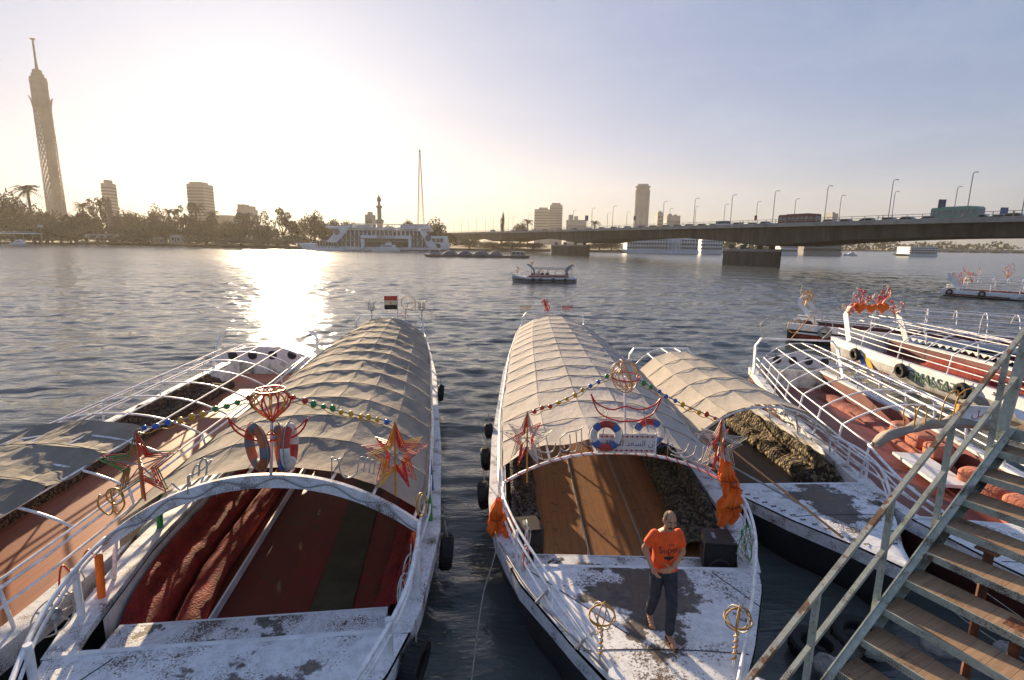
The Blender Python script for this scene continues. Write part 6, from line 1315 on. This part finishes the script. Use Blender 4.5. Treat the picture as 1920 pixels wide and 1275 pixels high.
# jeans
k=MB(); loft(k,[((0,.005,.80),.165,.118),((0,.0,.86),.163,.118),((0,-.003,.93),.158,.116)])
for L,s in((legF,1),(legB,-1)):
    P=[Vector(p) for p in L]; P[2]=P[1].lerp(P[2],.93); limb(k,P,[.104,.076,.064],12)
    k.ball(P[0]+Vector((0,0,-.02)),.098,.11,.1)
jn=fuse(k,'jeans',JEAN,man,.009,3)
for v in jn.data.vertices:
    x,y,z=v.co; w=.006*math.sin(z*55+y*18)*(math.exp(-((z-.47)/.09)**2)+math.exp(-((z-.18)/.09)**2)); v.co.y+=w if y<-.05 else -w
k=MB()
def hairf(u,v):
    a=2*PI*u; fr_=max(0,-math.sin(a)); t=lerp(.50+.25*fr_,1.50-.35*fr_**2,v) if fr_<.40 else 1.15
    p=Vector((.0835*math.sin(t)*math.cos(a),.1035*math.sin(t)*math.sin(a)+.002,.1180*math.cos(t))); 
    if p.y<-.02: f=min(1,(-.02-p.y)/.05); p=p*(1-.0*f)
    return HC+HM@p
k.grid(24,9,hairf,wrap_u=True); k.build('hair',HAIR,man,True)
for s in(-1,1):
    k=MB(); k.tube([hp(s*.014,-.101,.030),hp(s*.034,-.099,.036),hp(s*.055,-.083,.030)],.0055,6); k.build('eyebrow',HAIR,man)
    k=MB(); k.ball(hp(s*.034,-.085,.006),.013,.010,.009,10,7,M=HM); e=k.build('eye',mat('eye_white',(.55,.52,.48),.3,.1,5),man,True)
    MB().ball(hp(s*.034,-.0945,.002),.006,.003,.0065,8,6,M=HM).build('pupil',HAIR,e)
k=MB()
def beardf(u,v):
    a=-PI/2+(u-.5)*2.5; q=lerp(-.050,-.100,v); rx=.060*(1-.55*v*v); ry=.076*(1-.40*v*v)
    return hp(rx*math.cos(a),-.018+ry*math.sin(a),q)
k.grid(17,6,beardf); k.build('stubble',mat('grey_stubble',(.10,.065,.048),.8,.3,40),man,True)
k=MB(); k.tube([hp(-.032,-.088,-.046),hp(0,-.104,-.041),hp(.032,-.088,-.046)],.0065,6); k.build('moustache',HAIR,man,True)
k=MB(); k.tube([hp(-.026,-.092,-.064),hp(0,-.101,-.060),hp(.026,-.092,-.064)],.0045,6); k.build('mouth',mat('lips',(.20,.075,.06),.5,.1,8),man,True)
for L,lift in((legF,0),(legB,.25)):
    a=Vector(L[2]); d=Vector((.08 if a.x>0 else -.05,-1,-lift)).normalized(); k=MB(); s=d.cross(Vector((0,0,1))).normalized()
    P=[a+Vector((0,.03,-.080))+d*(-.035+q*.29) for q in [i/8 for i in range(9)]]; W=[.026,.036,.038,.036,.038,.044,.046,.040,.022]
    k.add([p+s*w for p,w in zip(P,W)]+[p-s*w for p,w in zip(P,W)]+[p+s*w-Vector((0,0,.018)) for p,w in zip(P,W)]+[p-s*w-Vector((0,0,.018)) for p,w in zip(P,W)],[(i,i+1,10+i,9+i) for i in range(8)]+[(18+i,27+i,28+i,19+i) for i in range(8)]+[(i,18+i,19+i,i+1) for i in range(8)]+[(9+i,10+i,28+i,27+i) for i in range(8)]+[(0,9,27,18),(8,26,35,17)])
    sd=k.build('sandal',SOLE,man); q=a+Vector((0,.03,-.05))+d*.11
    MB().tube([q+s*.044-Vector((0,0,.03)),q+s*.02+Vector((0,0,.016)),q-s*.02+Vector((0,0,.016)),q-s*.044-Vector((0,0,.03))],.010,6).build('strap',SOLE,sd)
# small figures for the cruise boat and the bridge
def small_person(seated,label,shirt,pants,loc,rz=0):
    t=thing('person',label,'person',loc,rz); k=MB(); h0=.45 if seated else .86
    loft(k,[((0,0,h0),.15,.11),((0,0,h0+.35),.17,.11),((0,0,h0+.52),.10,.08)],12); limb(k,[(0,0,h0+.5),(0,-.02,h0+.6)],[.06,.05]); k.ball((0,-.03,h0+.69),.08,.095,.115)
    for s in(-1,1):
        limb(k,[(s*.18,0,h0+.46),(s*.23,-.06,h0+.2),(s*.14,-.25,h0+.1) if seated else (s*.22,-.08,h0-.05)],[.05,.04,.035])
        limb(k,[(s*.09,0,h0),(s*.1,-.4,h0),(s*.1,-.42,.05)] if seated else [(s*.09,0,h0),(s*.1,-.05*s,.45),(s*.1,.08*s,.05)],[.09,.065,.045]); k.ball((s*.1,(-.5 if seated else .02*s),.04),.045,.11,.04)
    fuse(k,'body',SKIN,t,.02,1); k=MB(); loft(k,[((0,0,h0-.02),.175,.135),((0,0,h0+.35),.19,.13),((0,0,h0+.5),.13,.09)],12)
    for s in(-1,1): limb(k,[(s*.18,0,h0+.46),(s*.23,-.05,h0+.25)],[.07,.065])
    fuse(k,'shirt',shirt,t,.02,1); k=MB()
    for s in(-1,1): limb(k,[(s*.09,0,h0),(s*.1,-.4,h0),(s*.1,-.42,.15)] if seated else [(s*.09,0,h0),(s*.1,-.05*s,.45),(s*.1,.07*s,.12)],[.11,.085,.06])
    fuse(k,'trousers',pants,t,.02,1); MB().ball((0,.0,h0+.73),.088,.098,.095).build('hair',HAIR,t,True); return t
SHB=mat('dark_shirt',(.04,.045,.06),.8,.3,6); SHW=mat('pale_shirt',(.5,.48,.45),.8,.2,6)
# ---------------------------------------------------------------- cruise boat out on the river
bS=Boat('cruise_boat','small white cruise boat with orange seats and passengers out in mid river',(-.2,80.0),R(-90),9.7,[(0,.04),(1,.55),(2.2,1.05),(4,1.3),(8,1.25),(9.7,1.0)],[(0,1.0),(2.2,.72),(9.7,.75)])
bS.foredeck(M['white_dirty'],2.2); bS.hull(M['white'],M['grey'],n=24,band=.2,rimw=.2); bS.coaming(M['white_dirty'],2.2,9.4,.22,.25); bS.floor(REDF2,2.2,9.4,.25)
bS.frame(3.0,9.0,6,3,2.15,1.95,r=.035,m=M['grey']); bS.rails(2.4,9.3,(.3,),r=.03)
MB().grid(2,12,lambda u,v:((bS.w(lerp(.6,9.5,v))*.99+.03),lerp(.6,9.5,v),.30+.16*u)).build('dark_stripe',M['hull_dark'],bS.root)
OR=plush('orange_seat_cloth',(.45,.12,.04),(.28,.07,.03),4)
cushion('bench_cushion','orange bench seat along the passengers side of the mid river cruise boat','cushion',bS,-1,2.4,8.6,.5,.4,.35,OR,.22,.02,1); cushion('bench_cushion','orange bench seat on the far side of the mid river cruise boat','cushion',bS,1,2.4,8.6,.5,.4,.35,OR,.22,.02,2,back=.3)
for nm,y0,flip in (('bow_sail_panel',2.7,-1),('stern_sail_panel',8.9,1)):
    for sg in(-1,1):
        k=MB(); k.grid(2,9,lambda u,v:(sg*(.5+.5*math.cos(v*PI/2))*1.05,y0+flip*(-.5*math.cos(v*PI)-.2)+(.18+.35*v)*(u-.5)*2*.6,1.4+1.25*math.sin(v*PI/2))); k.build(nm,M['grey'],bS.root,True)
small=[(3.3,.7,SHB,'passenger in dark shirt nearest the bow of the mid river boat'),(4.0,-.5,SHW,'passenger in pale shirt second from the bow of the mid river boat'),(4.6,.6,SHB,'passenger in dark shirt in the middle of the mid river boat'),(5.4,-.4,SHB,'passenger in dark shirt behind the middle of the mid river boat'),(8.3,.3,SHB,'helmsman in dark clothes at the stern of the mid river boat')]
p0_=None
for i,(y,x,sh_,lb) in enumerate(small):
    t=small_person(True,lb,sh_,JEAN,(0,0,0)); bS.place(t,(x,y,.42),PI/2 if x<0 else -PI/2); t['group']='passengers on the mid river boat'
for i,(y,lb) in enumerate(((3.2,'small tyre nearest the bow on the side of the mid river boat'),(4.3,'small tyre second from the bow of the mid river boat'),(6.2,'small tyre third along the side of the mid river boat'),(8.0,'small tyre nearest the stern of the mid river boat'))): tyre_on(lb,bS,1,y,.42,.26)
antlers('pale branching light at the bow of the mid river cruise boat',bS.tip+Vector((.9,0,1.25)),1.1,'amber','clear',21,8,.4); antlers('thin branching light on the front sail panels of the mid river boat',bS.tip+Vector((3.0,0,2.3)),1.1,'amber','clear',22,7,.3); antlers('branching light at the stern of the mid river boat',bS.tip+Vector((9.1,0,2.3)),.8,'amber','clear',23,7,.35)
for px,sh_,lb in ((1393,SHB,'pedestrian in dark clothes by the railing above the nearer pier'),(1655,SHB,'pedestrian in dark clothes at the railing by the lamp between the buses'),(1804,SHW,'pedestrian in pale shirt at the railing below the green bus'),(1901,SHB,'pedestrian in dark clothes near the edge of the picture on the bridge'),(1160,SHB,'pedestrian in dark clothes left of the round skyscraper on the bridge')):
    small_person(False,lb,sh_,JEAN,bp(bs(px,1.0,BZ+.4),1.0,BZ-.70),.6)
# ---------------------------------------------------------------- steel stair in the foreground
TEAL=wornpaint('worn_teal_paint',(.46,.49,.41),(.17,.10,.06),.33,5.0,rough=.6); TEALR=wornpaint('chipped_teal_handrail',(.47,.48,.40),(.20,.11,.06),.44,7.0,rough=.6)
TREADW=planks('weathered_tread_wood',(.52,.33,.19),(.26,.155,.085),.145,axis=1,wear=(.10,.065,.045),rough=.8,gap=.02)
SP0=Vector((2.734,3.826,2.538)); th=.494; SD=Vector((math.cos(th),math.sin(th),0)); SE=Vector((math.sin(th),-math.cos(th),0)); RUN,RISE,SW=.293,.187,1.7
st=thing('steel_staircase','teal steel staircase with weathered wooden treads and a rusty handrail','staircase',SP0,th)
# local frame: x up the flight, -y across the tread
for i in range(-7,9):
    x,z=RUN*i,RISE*i; k=MB(); k.box((x+.145,-SW/2,z-.02),(.285,SW-.02,.045)); tr=k.build('tread',TREADW,st)
    k=MB(); k.box((x-.005,-SW/2,z-.03),(.012,SW,.065)); k.box((x+.02,-SW/2,z-.056),(.05,SW,.010)); k.build('nosing_angle',TEAL,tr)
    MB().box((x+.145,-.004,z-.05),(.25,.010,.05)).build('side_angle',TEAL,tr)
for y in (.03,-SW-.03):
    a,b=Vector((RUN*-7.6,y,RISE*-7.6-.10)),Vector((RUN*9.05,y,RISE*9.05-.10)); k=MB(); k.beam(a,b,.012,.20); k.beam(a+Vector((0,-.03 if y>0 else .03,.1)),b+Vector((0,-.03 if y>0 else .03,.1)),.06,.012); k.beam(a+Vector((0,-.03 if y>0 else .03,-.1)),b+Vector((0,-.03 if y>0 else .03,-.1)),.06,.012); k.build('stringer',TEAL,st)
def slope(i,h): return Vector((RUN*i,.065,RISE*i+h))
k=MB(); k.beam(slope(-7,.95),slope(10.2,.95),.042,.036); k.build('handrail',TEALR,st); k=MB(); k.beam(slope(-7,.47),slope(10.2,.47),.038,.034); k.build('middle_rail',TEAL,st)
for i in (-4,-1,2.15,5.1,8.1): k=MB(); k.beam(slope(i,-.16),slope(i,.94),.042,.042,up=(1,0,0)); k.build('baluster_post',TEAL,st)
MB().box((RUN*9+.8,-SW/2,RISE*9-.02),(1.6,SW,.045)).build('landing',TREADW,st); MB().box((RUN*9-.01,-SW/2,RISE*9-.06),(.02,SW,.12)).build('landing_edge',TEAL,st)
k=MB(); k.beam(slope(8.75,-.1),slope(9.9,1.25),.085,.06); k.build('corner_brace',TEAL,st)
for px,py,e0 in ((1850,1060,.35),(1662,1190,.30),(1906,1200,.75)):
    best=min((abs((at(px,py,Y=3+.01*j)-SP0).dot(SE)-e0),3+.01*j) for j in range(400))[1]; q=at(px,py,Y=best)-SP0; x,e=q.dot(SD),q.dot(SE); z=RISE*x/RUN-.10
    c=MB().tube([(x,-e,-SP0.z-.1),(x,-e,z)],.038,10).build('support_column',M['rust'],st); MB().box((x,-e,z),(.16,.16,.02)).build('column_plate',M['rust'],c)
for i,(a,b,lb) in enumerate((((1690,1060,.95),(1925,1240,.4),'thin pale mooring line running from the flaking bow under the staircase'),((1740,1010,.9),(1960,1190,.6),'thin mooring line from the red hulled boat crossing behind the treads'))):
    o=MB().tube([at(*a[:2],z=a[2]),at((a[0]+b[0])/2,(a[1]+b[1])/2+12,z=(a[2]+b[2])/2),at(*b[:2],z=b[2])],.008,5).build('mooring_rope',M['rope']); tag(o,lb,'rope')
# muddy quay foot with tyres and sacks
mud=MB(); random.seed(9)
mud.grid(26,20,lambda u,v:(lerp(2.2,12,u),lerp(-3,5.6-1.3*abs(u-.35),v),.32*min(1,(1-v)*5)*(.8+.4*math.sin(u*17)*math.sin(v*9))-.06+rnd(-.02,.02)))
tag(mud.build('mud_shore',mat('wet_mud',(.045,.038,.03),.7,.4,2,bump=.6,bscale=9),None,True),kind='structure')
SACK=mat('dirty_white_sack',(.36,.34,.31),.9,.35,6,bump=.6,bscale=16)
def gp(px,py,z): return at(px,py,z=z)
for i,(px,py,s,lb) in enumerate(((1548,1258,.17,'white sack slumped at the foot of the lowest treads'),(1640,1230,.14,'small white rubbish sack below the treads near the water'),(1760,1222,.20,'large white sack under the staircase'),(1812,1235,.15,'crumpled pale sack beside the large white sack under the staircase'),(1884,1225,.13,'small pale sack under the staircase at the picture edge'))):
    random.seed(20+i); k=MB(); k.ball((0,0,s*.55),s*1.3,s*1.0,s*.75,14,9,jit=.12); k.ball((s*.9,0,s*.7),s*.5,s*.5,s*.4,10,7,jit=.15); o=k.build('rubbish_sack',SACK,None,True,loc=gp(px,py,.22)); tag(o,lb,'sack','rubbish sacks under the staircase')
for i,(px,py,rz,lb) in enumerate(((1530,1215,.3,'old tyre lying flat in the mud left of the treads'),(1610,1195,1.2,'old tyre leaning in the mud under the treads'))):
    t=tyre(lb,gp(px,py,.15),(0,PI/2-.2*i,rz),.36,.0); t['group']='old tyres in the mud'
    for c in list(t.children):
        if c.name.startswith('rope'): bpy.data.objects.remove(c)
